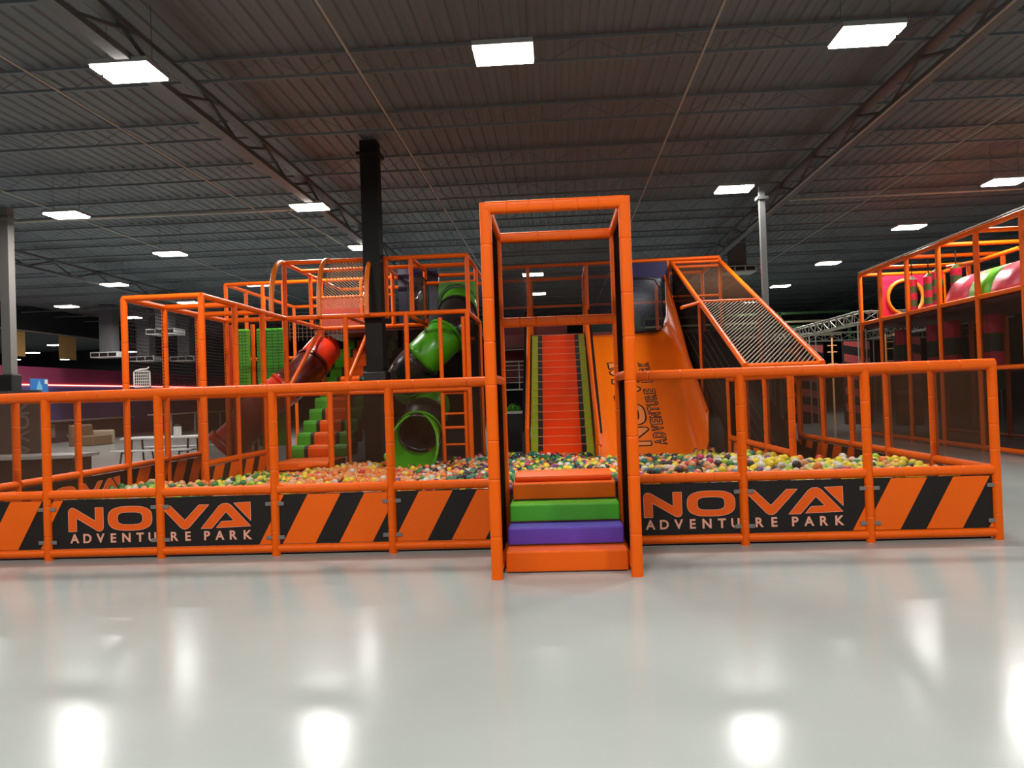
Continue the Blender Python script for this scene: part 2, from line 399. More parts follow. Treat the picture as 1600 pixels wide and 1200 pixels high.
def nova(o, ax, ay, an, parent, h=0.24, m=LOGO, th=0.004, sx=1.0, outline=0.0, omat=None):
    """the wordmark; o = bottom left of the N, ax/ay in metres"""
    o, ax, ay, an = V(o), V(ax), V(ay), V(an); k = h * sx
    def poly(name, pts, dx):
        pp = [((x + dx) * k, y * h) for x, y in pts]
        MB().prism(pp, o, ax, ay, an, th).build('letter', m, parent)
        if outline:
            ob = MB(); Q = [o + ax * x + ay * y + an * th for x, y in pp]
            for i in range(len(Q)): ob.tube([Q[i], Q[(i + 1) % len(Q)]], outline, 4, False, smooth=False)
            ob.build('letter_outline', omat or INK, parent)
    poly('n', NP, 0)
    out, inn = ring_o(); n = len(out); mb = MB()
    A = [o + ax * ((x + 1.72) * k) + ay * (y * h) for x, y in out]; B = [o + ax * ((x + 1.72) * k) + ay * (y * h) for x, y in inn]
    vs = A + B + [p + an * th for p in A] + [p + an * th for p in B]; fs = []
    for i in range(n):
        j = (i + 1) % n; fs += [(2 * n + i, 2 * n + j, 3 * n + j, 3 * n + i), (i, j, 2 * n + j, 2 * n + i), (n + j, n + i, 3 * n + i, 3 * n + j)]
    mb.add(vs, fs); mb.build('letter', m, parent)
    if outline:
        for Q in (vs[2 * n:3 * n], vs[3 * n:]):
            ob = MB().tube(Q + Q[:1], outline, 4, False, smooth=False); ob.build('letter_outline', omat or INK, parent)
    poly('v', VP_, 5.02); poly('a', AP, 5.70); poly('a', TP, 5.70)
ADV = [('A', .285), ('D', .42), ('V', .56), ('E', .697), ('N', .835), ('T', .98), ('U', 1.11), ('R', 1.343), ('E', 1.485), ('P', 1.685), ('A', 1.818), ('R', 1.96), ('K', 2.11)]
def clip_poly(poly, x0, x1):
    def cut(p, f, inter):
        out = []
        for i in range(len(p)):
            a, b = p[i - 1], p[i]
            if f(a) != f(b): out.append(inter(a, b))
            if f(b): out.append(b)
        return out
    for X, sg in ((x0, 1), (x1, -1)):
        poly = cut(poly, lambda q: sg * (q[0] - X) >= -1e-9, lambda a, b: (X, a[1] + (b[1] - a[1]) * (X - a[0]) / (b[0] - a[0])))
        if len(poly) < 3: return []
    return poly
Z0, Z1 = 0.115, 0.618
def board(parent, o, ax, an, L, style, off=0.0, clips=True):
    """one infill board of a fence bay: o = bay start on the floor, ax along the bay, an out of the face"""
    o, ax, an = V(o), V(ax), V(an); up = V((0, 0, 1)); g = 0.045
    b = MB().prism([(g, Z0), (L - g, Z0), (L - g, Z1), (g, Z1)], o - an * 0.008, ax, up, an, 0.016).build('panel', BLACK, parent)
    front = o + an * 0.009
    ivs = []
    if style == 'stripe': ivs = [(.07 + off + .585 * k, .41 + off + .585 * k) for k in range(-1, 3)]
    elif style == 'tri_left': ivs = [(-.20, -.10)]
    elif style == 'tri_right': ivs = [(1.03, 1.4)]
    for a, c in ivs:
        pl = clip_poly([(a, Z0 + .004), (c, Z0 + .004), (c + .27, Z1 - .004), (a + .27, Z1 - .004)], g, L - g)
        if pl: MB().prism(pl, front, ax, up, an, 0.004).build('stripe', ORANGE_D, b)
    if clips:
        for z in (0.185, 0.525):
            for u in (0.055, L - 0.055): MB().prism([(u - .042, z - .02), (u + .042, z - .02), (u + .042, z + .02), (u - .042, z + .02)], front, ax, up, an, 0.016).build('clip', CLIP, b, 0.006)
    return b
def logo(parent, o, ax, an):
    o, ax, an = V(o), V(ax), V(an); up = V((0, 0, 1)); f = o + an * 0.0085
    nova(f + ax * .225 + up * .292, ax, up, an, parent, 0.243, LOGO, 0.005, 1.01, .0028, LETTER)
    for ch, u in ADV: put_letter(ch, f + ax * u + up * .172, ax, up, an, 0, 0.094, LETTER, parent, 0.004)

# ------------------------------------------------------------------ ball pit fences
HF, ZM, ZB = 1.69, 0.672, 0.07
R1 = 0.052
def fence(name, label, p0, ax, n_out, posts, styles, net, seg=0.3, rail_ext=(0, 0), clips=True, r=R1, top=True, postr=0.045, skip=(), bottom=True):
    """posts: distances along ax; styles: one entry per bay"""
    p0, ax, an = V(p0), V(ax), V(n_out); up = V((0, 0, 1))
    t = thing(name, p0, label, 'fence')
    for i, u in enumerate(posts):
        if i in skip: continue
        pipe('post', p0 + ax * u, p0 + ax * u + up * (HF - 0.02), t, postr, seg=0.3)
    for i in range(len(posts) - 1):
        a, b = posts[i], posts[i + 1]; A = p0 + ax * (a + 0.03); B = p0 + ax * (b - 0.03)
        pipe('mid_rail', A + up * ZM, B + up * ZM, t, 0.047, seg=seg)
        if bottom: pipe('bottom_rail', A + up * ZB, B + up * ZB, t, 0.042, seg=0.6)
        if styles[i]: board(t, p0 + ax * a, ax, an, b - a, styles[i][0], styles[i][1] if len(styles[i]) > 1 else 0, clips)
        if net:
            A2 = p0 + ax * a - an * 0.0; B2 = p0 + ax * b
            quad('net', [A2 + up * (ZM + .04), B2 + up * (ZM + .04), B2 + up * (HF - .04), A2 + up * (HF - .04)], net, t)
    if top:
        a = p0 + ax * (posts[0] - rail_ext[0]) + up * HF; b = p0 + ax * (posts[-1] + rail_ext[1]) + up * HF
        pipe('top_rail', a, b, t, r, seg=seg)
    return t
X, Y = V((1, 0, 0)), V((0, 1, 0))
fl = fence('pit_fence', 'long front fence of the ball pit left of the entrance arch', (-6.53, 0, 0), X, -Y, [0, 1.2, 2.4, 3.6, 4.8, 5.93],
           [('stripe', -.12), ('tri_left',), ('tri_right',), ('stripe', 0), ('stripe', -.06)], NET_L, skip=(5,), rail_ext=(0.05, 0))
logo(fl, (-5.33, 0, 0), X, -Y)
fr = fence('pit_fence', 'front fence of the ball pit right of the entrance arch', (0.6, 0, 0), X, -Y, [0, 1.157, 2.357, 3.557],
           [('plain',), ('tri_right',), ('stripe', -.13)], NET_L, skip=(0,), rail_ext=(0, 0.02))
logo(fr, (0.557, 0, 0), X, -Y)
fa = fence('pit_side_fence', 'left side fence of the ball pit, running back to the netted cage', (-6.53, 0.0, 0), Y, X, [0, 1.2, 2.4, 3.6], [('stripe', 0.1), ('plain',), ('plain',)], NET_L, skip=(0, 3), clips=False)
logo(fa, (-6.53, 1.2, 0), Y, X)
fb = fence('pit_side_fence', 'right side fence of the ball pit with brown net, meeting the front corner post', (4.157, 6.0, 0), -Y, -X, [0, 1.2, 2.4, 3.6, 4.8, 6.0],
           [('stripe', 0), ('stripe', .1), ('plain',), ('stripe', .05), ('plain',)], NET_M, skip=(5,), clips=False)
fc = fence('lane_divider', 'short divider with dense net between ball pit and ramp lane', (2.957, 6.0, 0), -Y, -X, [0, 1.2, 2.4, 3.6],
           [('stripe', 0), ('stripe', .1), ('stripe', 0.05)], NET_D, skip=(), clips=False)

# ------------------------------------------------------------------ entrance arch
ar = thing('entrance_arch', (0, -0.6, 0), 'tall orange padded entrance arch around the colourful foam steps', 'arch')
AX, AY, AH = 0.585, -1.19, 3.14
for x in (-AX, AX):
    pipe('post', (x, AY, 0), (x, AY, AH + 0.04), ar, 0.049, seg=0.42, sq=5, n=20)
    pipe('post', (x, 0, 0), (x, 0, AH), ar, 0.045, seg=0.42, sq=5, n=20)
    pipe('top_rail', (x, AY, AH), (x, 0, AH), ar, 0.045, seg=0.45, sq=5, n=20)
    pipe('side_rail', (x, AY, HF), (x, 0, HF), ar, 0.042, seg=0.45)
    pipe('side_rail', (x, AY, 0.06), (x, 0, 0.06), ar, 0.045, seg=0.45)
    MB().box((x - 0.008, AY + 0.04, 0.1), (x + 0.008, -0.04, AH - 0.05)).build('side_screen', sheet('arch_screen', (26, 22, 21), 0.9), ar)
pipe('top_rail', (-AX, AY, AH), (AX, AY, AH), ar, 0.05, seg=0.2, sq=5, n=20)
pipe('top_rail', (-AX, 0, AH - 0.02), (AX, 0, AH - 0.02), ar, 0.048, seg=0.4, sq=5, n=20)
pipe('cross_rail', (-AX, 0, 2.27), (AX, 0, 2.27), ar, 0.048, seg=0.2, sq=5, n=20)
quad('net', [(-AX, 0, 2.27), (AX, 0, 2.27), (AX, 0, AH), (-AX, 0, AH)], NET_M, ar)
# foam steps
def foam_block(name, label, x0, x1, y0, y1, z0, z1, m, grp=None, cat='step'):
    t = thing(name, (0, (y0 + y1) / 2, z0), label, cat, grp)
    box('block', (x0, y0, z0), (x1, y1, z1), m, t, 0.016)
    MB().box((x0 + .02, y0 - 0.003, z0 + 0.004), (x1 - .02, y0 + 0.01, z0 + 0.012)).build('seam', mat(m.name + '_seam', (90, 40, 30), 0.6), t)
    return t
foam_block('foam_step', 'lowest foam step, orange, on the floor inside the arch', -.525, .535, -1.0, 0.2, 0.0, 0.185, ORANGE_D)
foam_block('foam_step', 'purple foam step between the green and the lowest orange one', -.52, .525, -.74, 0.2, 0.187, 0.345, PURPLE)
foam_block('foam_step', 'green foam step above the purple one', -.515, .515, -.45, 0.2, 0.347, 0.512, GREEN)
foam_block('foam_step', 'upper orange foam step behind the green one', -.5, .505, -.16, 0.3, 0.514, 0.675, ORANGE_D)
tp = thing('landing_pad', (0, 0.2, 0.676), 'sloping orange pad on top of the foam steps at the ball pit edge', 'pad')
MB().prism([(0.0, 0.0), (0.42, 0.0), (0.42, 0.03), (0.3, 0.085), (0.08, 0.085), (0, 0.05)], (-.48, -.02, .677), Y, V((0, 0, 1)), X, 0.96).build('pad', ORANGE, tp, 0.015)
MB().box((-.47, -.03, .70), (.47, -.015, .712)).build('seam', ORANGE_D, tp)

# ------------------------------------------------------------------ balls
BALLC = [('orange', (226, 118, 44)), ('yellow', (224, 196, 40)), ('green', (36, 116, 48)), ('white', (206, 198, 182)), ('pink', (200, 58, 100)),
         ('black', (34, 28, 36)), ('teal', (30, 110, 96)), ('peach', (214, 150, 100)), ('red', (190, 44, 30)), ('purple', (96, 50, 120)), ('lime', (160, 190, 50))]
BM = [mat('ball_' + n, c, 0.4, 0.08) for n, c in BALLC]
def bweights(x, y):
    if x < -4.3: return [2, 2.5, 6, .8, 0, .5, 0, 4, 0, 0, 3.5]
    if x < -2.6: return [7, 2.5, .1, 1.2, .2, .3, 0, 6, .4, 0, .1]
    if x < -1.6: return [3, 1.5, 1, 2, 1.2, 2, .6, 4, .8, .5, .3]
    if x < -.6: return [1.2, 1.2, 2.6, 2.6, .7, 3, 4, 1.6, .5, .5, .5]
    if x < .8: return [2, 2.4, 2.4, 2.0, 1, 4.5, 1.8, 2.2, .4, .8, 1]
    if x < 2.2: return [2, 2.2, 2.2, 2.0, 1, 4.5, 2.0, 2.2, .5, .8, .6]
    return [.6, 6, .9, 3.6, .3, 1.4, .3, 1, .2, .1, 1.6]
def surf(x, y):
    t = min(1, max(0, (x + 4.2) / 6.5))
    h = 0.25 + 0.26 * t * (1 - min(1, max(0, (y - 3.2) / 3.6))) + 0.035 * math.sin(1.7 * x + 0.6) * math.sin(1.3 * y + 1) + 0.02 * math.sin(4.1 * x + 2 * y)
    if x > 2.5: h += 0.05
    if x < -4.4: h = .37 - .055 * max(0, y - 3.4) + 0.02 * math.sin(4.1 * x + 2 * y)
    elif x < -3.4: h = max(h, .34 - .02 * max(0, y - 4))
    if math.hypot(x + 2.72, (y - 6.6) * .8) < .75: h = min(h, .2)
    if abs(x) < 1.5 and y < 3: h += 0.14 * (1 - y / 3)
    return h
def ymax(x):
    if x < -4.1: return 5.95
    if x < -1.75: return 7.6
    if x < .62: return 8.4
    return 7.15
RB = 0.053
balls = []
yy = 0.42; row = 0
while yy < 8.4:
    xx = -6.42 + (RB if row % 2 else 0)
    while xx < 4.05:
        ok = yy < ymax(xx) and not (xx < -5.4 and yy > 3.5) and not (xx > 2.85 and yy > 2.45)
        h = surf(xx, yy)
        zline = 0.70 - 0.107 * yy
        if ok and h + 0.12 > zline and math.hypot(xx + 3.62, yy - 7.55) > .38:
            x = xx + random.uniform(-.012, .012); y = yy + random.uniform(-.012, .012)
            c = random.choices(range(len(BALLC)), bweights(x + random.gauss(0, .12), y))[0]
            balls.append((x, y, h + random.uniform(-.022, .022), c))
            if random.random() < 0.16: balls.append((x + random.uniform(-.03, .03), y + random.uniform(-.03, .03), h + 0.05, random.choices(range(len(BALLC)), bweights(x, y))[0]))
        xx += 2 * RB * 1.01
    yy += 2 * RB * 0.875; row += 1
def seen(b):
    x, y, z, _ = b; d = V((x, y, z)) - CAM; t = (0 - CAM.y) / d.y; p = CAM + d * t
    return p.z > 0.735 and abs(abs(p.x) - .585) > .06 and not (abs(p.x) < .5 and p.z < .8) and min(abs(p.x - q) for q in (-5.33, -4.13, -2.93, -1.73, 1.757, 2.957, 4.157)) > .05 and -6.2 < p.x < 4.1
ranked = sorted((b for b in balls if seen(b)), key=lambda b: (V(b[:3]) - CAM).length)
near = set(id(b) for b in ranked[:300])
SPH = [MB().sphere((0, 0, 0), RB, 10, 7).mesh('ball_' + BALLC[i][0], BM[i]) for i in range(len(BALLC))]
rest = MB()
for b in balls:
    if id(b) in near:
        o = place('play_ball', SPH[b[3]], None, b[:3])
        zone = 'behind the left front fence' if b[0] < -.62 else 'just beyond the foam steps' if b[0] < .62 else 'behind the lettered panel right of the arch' if b[0] < 1.9 else 'behind the middle right fence bay' if b[0] < 3.0 else 'beside the right corner post of the pit'
        prop(o, '%s plastic play ball %s' % (BALLC[b[3]][0], zone), 'ball', '%s balls %s' % (BALLC[b[3]][0], zone))
    else:
        rest.cur = b[3]; rest.sphere(b[:3], RB, 7, 5)
prop(rest.build('play_balls', BM), 'mass of mixed coloured plastic balls filling the pit', 'balls', kind='stuff')
prop(box('pit_mat', (-6.5, 0.06, 0.0), (4.12, 7.2, 0.06), mat('pit_mat', (40, 36, 60), 0.6)), 'dark blue padded floor under the balls', 'mat')

# ------------------------------------------------------------------ left netted cage
cg = thing('net_cage', (-5.93, 5.4, 0), 'tall orange tube cage with black nets at the left of the ball pit', 'cage')
GA, GB = -6.53, -5.33
YS = [3.6, 4.8, 6.0, 7.2]
for x in (GA, GB):
    for y in YS: pipe('post', (x, y, 0), (x, y, 3.2), cg, 0.05, seg=0.6)
    for a, b in zip(YS, YS[1:]):
        pipe('top_rail', (x, a, 3.2), (x, b, 3.2), cg, 0.048, seg=0.6)
        if b < 7: pipe('mid_rail', (x, a + .03, ZM), (x, b - .03, ZM), cg, 0.047, seg=0.6)
        if b < 7: pipe('rail', (x, a + .03, HF), (x, b - .03, HF), cg, 0.042, seg=0.6)
        if b < 7: board(cg, (x, a, 0), Y, X, 1.2, 'stripe', -.04, False)
    m = NET_D if x == GB else NET_L
    for a, b in zip(YS[:2], YS[1:3]): quad('net', [(x, a, .7), (x, b, .7), (x, b, HF), (x, a, HF)], m, cg)
for y in YS: pipe('cross_rail', (GA, y, 3.2), (GB, y, 3.2), cg, 0.046, seg=0.6)
nb = MB(); strings(nb, (GA, 3.6, HF), (GA, 7.2, HF), (GA, 7.2, 3.15), (GA, 3.6, 3.15), 26, .006, 'u'); strings(nb, (GA, 3.6, HF), (GA, 7.2, HF), (GA, 7.2, 3.15), (GA, 3.6, 3.15), 60, .003, 'v')
nb.build('cord_net', STRING, cg)
quad('net', [(GA, 7.2, 0), (GB, 7.2, 0), (GB, 7.2, HF), (GA, 7.2, HF)], NET_M, cg)
wb = thing('wire_basket', (-6.28, 3.62, 1.75), 'small white wire basket hanging at the front of the netted cage', 'basket')
q = MB()
for i in range(9): q.box((-6.40 + .03 * i, 3.60, 1.86), (-6.392 + .03 * i, 3.604, 2.09))
for j in range(6): q.box((-6.40, 3.60, 1.86 + .045 * j), (-6.155, 3.606, 1.868 + .045 * j))
q.box((-6.41, 3.595, 2.085), (-6.15, 3.61, 2.1)); q.box((-6.41, 3.595, 1.85), (-6.15, 3.61, 1.862)); q.box((-6.41, 3.595, 1.85), (-6.398, 3.61, 2.1)); q.box((-6.162, 3.595, 1.85), (-6.15, 3.61, 2.1))
q.build('grid', WHITE, wb)
MB().tube([(-6.38, 3.6, 2.1), (-6.3, 3.6, 2.12), (-6.2, 3.6, 2.125), (-6.17, 3.6, 2.15)], .012, 6).build('hanger', WHITE, wb)

# ------------------------------------------------------------------ left tower: lower frame
XS = [-5.33, -4.13, -2.93, -1.73]
tw = thing('climbing_tower', (-3.5, 8.4, 0), 'orange tube frame of the left climbing tower around the green slide', 'frame')
for y in (7.2, 9.6):
    for x in XS:
        if (x, y) != (-5.33, 7.2): pipe('post', (x, y, HF if (x, y) == (-2.93, 7.2) else 0), (x, y, 3.2), tw, 0.047, seg=0.6)
    for a, b in zip(XS, XS[1:]): pipe('beam', (a, y, 3.2), (b, y, 3.2), tw, 0.046, seg=0.6)
for x in XS: pipe('beam', (x, 7.2, 3.2), (x, 9.6, 3.2), tw, 0.044, seg=0.6)
for a, b in ((-2.93, -1.73),): pipe('beam', (a, 8.4, 2.75), (b, 8.4, 2.75), tw, 0.04, seg=0.6)
pipe('brace', (-5.33, 9.5, 3.2), (-5.33, 7.25, 1.8), tw, 0.045, seg=0.6); pipe('brace', (-4.13, 9.2, 3.15), (-4.13, 7.15, 1.85), tw, 0.045, seg=0.6)
pipe('post', (-3.36, 7.2, 0), (-3.36, 7.2, HF), tw, 0.045, seg=0.6)
pipe('post', (-4.13, 6.0, 0), (-4.13, 6.0, HF), tw, 0.052, seg=0.6)
pipe('rail', (-5.33, 6.0, HF), (-4.13, 6.0, HF), tw, 0.042); pipe('rail', (-4.13, 6.0, HF), (-4.13, 7.2, HF), tw, 0.042)
pipe('rail', (-4.13, 7.2, HF), (-1.73, 7.2, HF), tw, 0.042, seg=.6); pipe('rail', (-5.33, 6, .24), (-4.13, 6, .24), tw, 0.05, seg=.6)
quad('net', [(-4.13, 6.0, .3), (-4.13, 7.2, .3), (-4.13, 7.2, HF), (-4.13, 6.0, HF)], NET_D, tw)
quad('net', [(-5.33, 6.0, .3), (-5.33, 7.2, .3), (-5.33, 7.2, HF), (-5.33, 6.0, HF)], NET_M, tw)
quad('net', [(-4.13, 7.2, .2), (-3.5, 7.2, .2), (-3.5, 7.2, HF), (-4.13, 7.2, HF)], NET_D, tw)
quad('net', [(-3.5, 9.6, .2), (-1.73, 9.6, .2), (-1.73, 9.6, 3.1), (-3.5, 9.6, 3.1)], NET_D, tw)
quad('net', [(-1.73, 7.2, .2), (-1.73, 9.6, .2), (-1.73, 9.6, 3.1), (-1.73, 7.2, 3.1)], NET_D, tw)
quad('net', [(-4.13, 7.3, .2), (-4.13, 9.6, .2), (-4.13, 9.6, 1.7), (-4.13, 7.3, 1.7)], NET_D, tw)
quad('net', [(-4.13, 9.62, .0), (-3.5, 9.62, .0), (-3.5, 9.62, 3.1), (-4.13, 9.62, 3.1)], sheet('lane_screen', (44, 36, 32), .9), tw)
quad('net', [(-3.5, 9.65, .0), (-1.73, 9.65, .0), (-1.73, 9.65, 1.8), (-3.5, 9.65, 1.8)], sheet('lane_screen', (44, 36, 32), .9), tw)
nb = MB(); strings(nb, (-5.33, 7.2, 2.75), (-4.13, 7.2, 2.75), (-4.13, 7.2, 3.15), (-5.33, 7.2, 3.15), 14, .004, 'v'); strings(nb, (-5.33, 7.2, 2.75), (-4.13, 7.2, 2.75), (-4.13, 7.2, 3.15), (-5.33, 7.2, 3.15), 5, .004, 'u')
nb.build('cord_net', PCORD, tw)
# climbing ladder behind the slide
ld = thing('rung_ladder', (-2.0, 7.25, 0), 'orange padded ladder standing beside the green slide exit', 'ladder')
for x in (-2.27, -1.82): pipe('post', (x, 7.25, .05), (x, 7.25, 3.1), ld, 0.04, seg=.6)
for z in (.62, .95, 1.22, 1.62): pipe('rung', (-2.25, 7.25, z), (-1.84, 7.25, z), ld, 0.03 if z == .95 else .022)
# landing and foam staircase
lp = thing('landing_platform', (-4.73, 6.6, 0), 'low orange padded platform at the foot of the green edged stairs', 'platform')
box('deck', (-5.27, 6.08, .30), (-4.2, 7.2, .455), ORANGE_D, lp, .03)
box('skirt', (-5.25, 6.12, .05), (-4.2, 7.15, .30), BLACKPAD, lp)
MB().tube([(-4.75, 6.07, .36), (-4.45, 6.05, .40), (-4.2, 6.05, .40)], .05, 10).build('pad_roll', ORANGE, lp)
def stairs(name, label, x0, x1, y0, z0, n, run, rise, bands, cat='staircase', rnd=.05, back=.35):
    """bands: (share of the width, material)"""
    t = thing(name, ((x0 + x1) / 2, y0, z0), label, cat)
    pr = [(0, 0), (0, rise - rnd), (rnd * .3, rise - rnd * .3), (rnd, rise), (run + back, rise), (run + back, 0)]
    cache = {}
    for i in range(n):
        y, z = y0 + run * i, z0 + rise * i; x = x0
        first = None
        for w, m in bands:
            xa = x; x += w * (x1 - x0)
            key = (xa, m.name)
            if key not in cache: cache[key] = MB().prism([(a, b - .004) for a, b in pr], (0, 0, 0), Y, V((0, 0, 1)), X, x - xa - .004).mesh('step', m)
            o = place('step' if w > .3 else 'edge_block', cache[key], t, (xa, y, z))
    return t
stairs('foam_staircase', 'foam stairs with orange treads, black lines and green ends', -5.30, -4.16, 7.2, .455, 11, .40, .235,
       [(.24, GREEN), (.065, BLACKPAD), (.39, ORANGE), (.065, BLACKPAD), (.24, GREEN)], rnd=.07)
stairs('red_staircase', 'steep red foam stairs with lime edges behind the arch', -.63, .69, 8.4, .13, 17, .215, .17,
       [(.115, LIME), (.075, BLACKPAD), (.62, RED), (.075, BLACKPAD), (.115, LIME)], rnd=.02, back=.1)
rst = [o for o in COL.objects if o.name.startswith('red_staircase')][0]
pm = MB().box((-.62, -.006, 0), (.68, .004, .012)).mesh('step_edge_highlight', mat('painted_highlight', (240, 150, 90), .4))  # pale strips painted in for the highlight along each step edge
for i in range(17): place('step_edge_highlight', pm, rst, (0, 8.4 + .215 * i, .13 + .17 * (i + 1) - .012))
sg = thing('stair_rails', (0, 10, 0), 'dark padded side walls flanking the red stairs', 'guard')
for x0, x1, m in ((-.80, -.66, BLACKPAD), (.72, .86, BLACKPAD)):
    MB().prism([(8.35, .05), (8.35, .75), (12.0, 3.65), (12.0, 2.6), (8.7, .05)], (x0, 0, 0), Y, V((0, 0, 1)), X, x1 - x0).build('side_pad', m, sg)
    xm = x0 - .02 if x0 < 0 else x1 + .02
[pipe('post', (x, 8.3, 0), (x, 8.3, .82), sg, .045, seg=.3) for x in (-.69, .75)]
pipe('hand_rail', (-.69, 8.3, .8), (-.69, 12, 3.72), sg, .045, seg=.6); pipe('hand_rail', (.75, 8.3, .8), (.75, 12, 3.72), sg, .045, seg=.6)

# ------------------------------------------------------------------ left tower: upper tier with hoops
ut = thing('upper_tier', (-3.6, 9, 3.2), 'upper storey of the left tower with curved roof hoops and nets', 'frame')
UY, UZ = 7.9, 4.42
UX = [-5.57, -4.62, -3.68]
for x in UX:
    pts = []
    for k in range(15):
        a = PI / 2 * k / 14; pts.append((x, UY - .78 * math.cos(a) ** .8, 3.2 + (UZ - 3.2) * math.sin(a) ** .8 if k else 3.2))
    MB().tube(pts, .048, 10).build('hoop', mat('amber_hoop', (240, 120, 24), .36), ut)
for x in (-5.57, -3.45, -2.93, -1.78):
    pipe('post', (x, UY, 3.2), (x, UY, UZ), ut, .045, seg=.6)
for x in (-5.57, -3.68, -2.93, -1.78): pipe('post', (x, 9.6, 3.2), (x, 9.6, UZ + .02), ut, .045, seg=.6)
for x in (-5.57, -3.68, -2.93, -1.78): pipe('roof_beam', (x, UY, UZ), (x, 12.0, UZ), ut, .042, seg=.6)
for y in (UY, 9.0, 10.4): pipe('roof_beam', (-5.57, y, UZ), (-1.78, y, UZ), ut, .045, seg=.6)
pipe('roof_beam', (-5.57, 12, UZ), (-1.78, 12, UZ), ut, .045)
for x in (-4.6, -5.57): pipe('post', (x, 10.4, 3.2), (x, 10.4, UZ), ut, .045)
pipe('rail', (-5.57, 9.6, 3.9), (-3.68, 9.6, 3.9), ut, .035); pipe('rail', (-2.9, 9.55, 4.12), (-1.8, 9.55, 4.12), ut, .04)
nb = MB()
A, B, C_, D = (-4.62, UY - .7, 3.35), (-3.68, UY - .7, 3.35), (-3.68, UY - .02, UZ - .05), (-4.62, UY - .02, UZ - .05)
strings(nb, A, B, C_, D, 34, .0095, 'd', -1.4)
nb.build('cord_net', mat('cream_net_cord', (226, 186, 146), .6), ut)
box('infill_panel', (-5.45, 10.0, 3.18), (-4.55, 10.05, 3.98), mat('dull_red_panel', (170, 62, 40), .5), ut)
box('deck', (-5.55, 9.66, 3.08), (-1.78, 12.2, 3.18), MAROON, ut)
box('kick_panel', (-3.6, 9.62, 2.7), (-1.78, 9.66, 3.1), MAROON, ut)
bw = thing('bubble_window', (-3.1, 9.6, 3.2), 'clear bubble window in a dark blue vinyl panel on the left tower', 'window')
bw['kind'] = 'thing'
MB().box((-3.55, 9.6, 3.2), (-2.62, 9.63, 4.5)).build('vinyl_panel', mat('navy_vinyl', (34, 34, 66), .25, .15), bw)
def rrect(cx, cz, w, h, r, n=6):
    pts = []
    for q, (sx, sz) in enumerate(((1, 1), (-1, 1), (-1, -1), (1, -1))):
        for k in range(n + 1):
            a = PI / 2 * (q + k / n); pts.append((cx + sx * (w / 2 - r) + r * math.cos(a), cz + sz * (h / 2 - r) + r * math.sin(a)))
    return pts
pw = rrect(-3.1, 3.78, .42, 1.0, .18)
rows = []
for k in range(7):
    a = PI / 2 * k / 6; s = math.cos(a); rows.append([(-3.1 + (x + 3.1) * max(s, .02), 9.58 - .22 * math.sin(a), 3.78 + (z - 3.78) * max(s, .02)) for x, z in pw])
MB().loft(rows, True).build('bubble', sheet('clear_bubble', (70, 64, 52), .5, .09, .05), bw)
MB().tube([(x, 9.58, z) for x, z in pw + pw[:1]], .03, 8).build('rim', BLACKP, bw)
# far frame behind the cage
bk = thing('rear_frame', (-7, 11, 0), 'plain orange tube frame rising behind the netted cage', 'frame')
for x, y in ((-7.9, 10.4), (-7.0, 10.4), (-6.5, 10.4), (-7.9, 12.8), (-7.9, 11.6)): pipe('post', (x, y, 0), (x, y, 4.42), bk, .046, seg=.6)
pipe('beam', (-7.9, 10.4, 4.42), (-5.6, 10.4, 4.42), bk, .046, seg=.6); pipe('beam', (-7.9, 10.4, 4.42), (-7.9, 15.2, 4.42), bk, .046, seg=.6); pipe('beam', (-7.9, 15.2, 4.42), (-5.6, 15.2, 4.42), bk, .046)
pipe('post', (-7.9, 15.2, 0), (-7.9, 15.2, 4.42), bk, .046); pipe('beam', (-7.9, 10.4, 2.6), (-5.6, 10.4, 2.6), bk, .044)
# green climbing pads behind the cage
for i, (x0, x1, y, lab) in enumerate(((-7.14, -6.80, 9.0, 'narrow bright green padded wall behind the cage, next to the red net post'), (-6.66, -6.02, 9.05, 'wide green padded wall behind the cage beside the red tube slide'))):
    t = thing('climbing_pad', ((x0 + x1) / 2, y, 0), lab, 'pad')
    box('pad', (x0, y, 0.6), (x1, y + .1, 3.2), GREEN if i else LGREEN, t, .03)
    nb = MB(); strings(nb, (x0, y - .05, 1.7), (x1, y - .05, 1.7), (x1, y - .05, 3.2), (x0, y - .05, 3.2), 22, .006, 'u'); strings(nb, (x0, y - .05, 1.7), (x1, y - .05, 1.7), (x1, y - .05, 3.2), (x0, y - .05, 3.2), 5, .004, 'v')
    nb.build('cord_net', STRING, t)
    pipe('post', (x0 - .06, y - .02, 0), (x0 - .06, y - .02, 3.3), t, .045, REDP if not i else ORANGE)

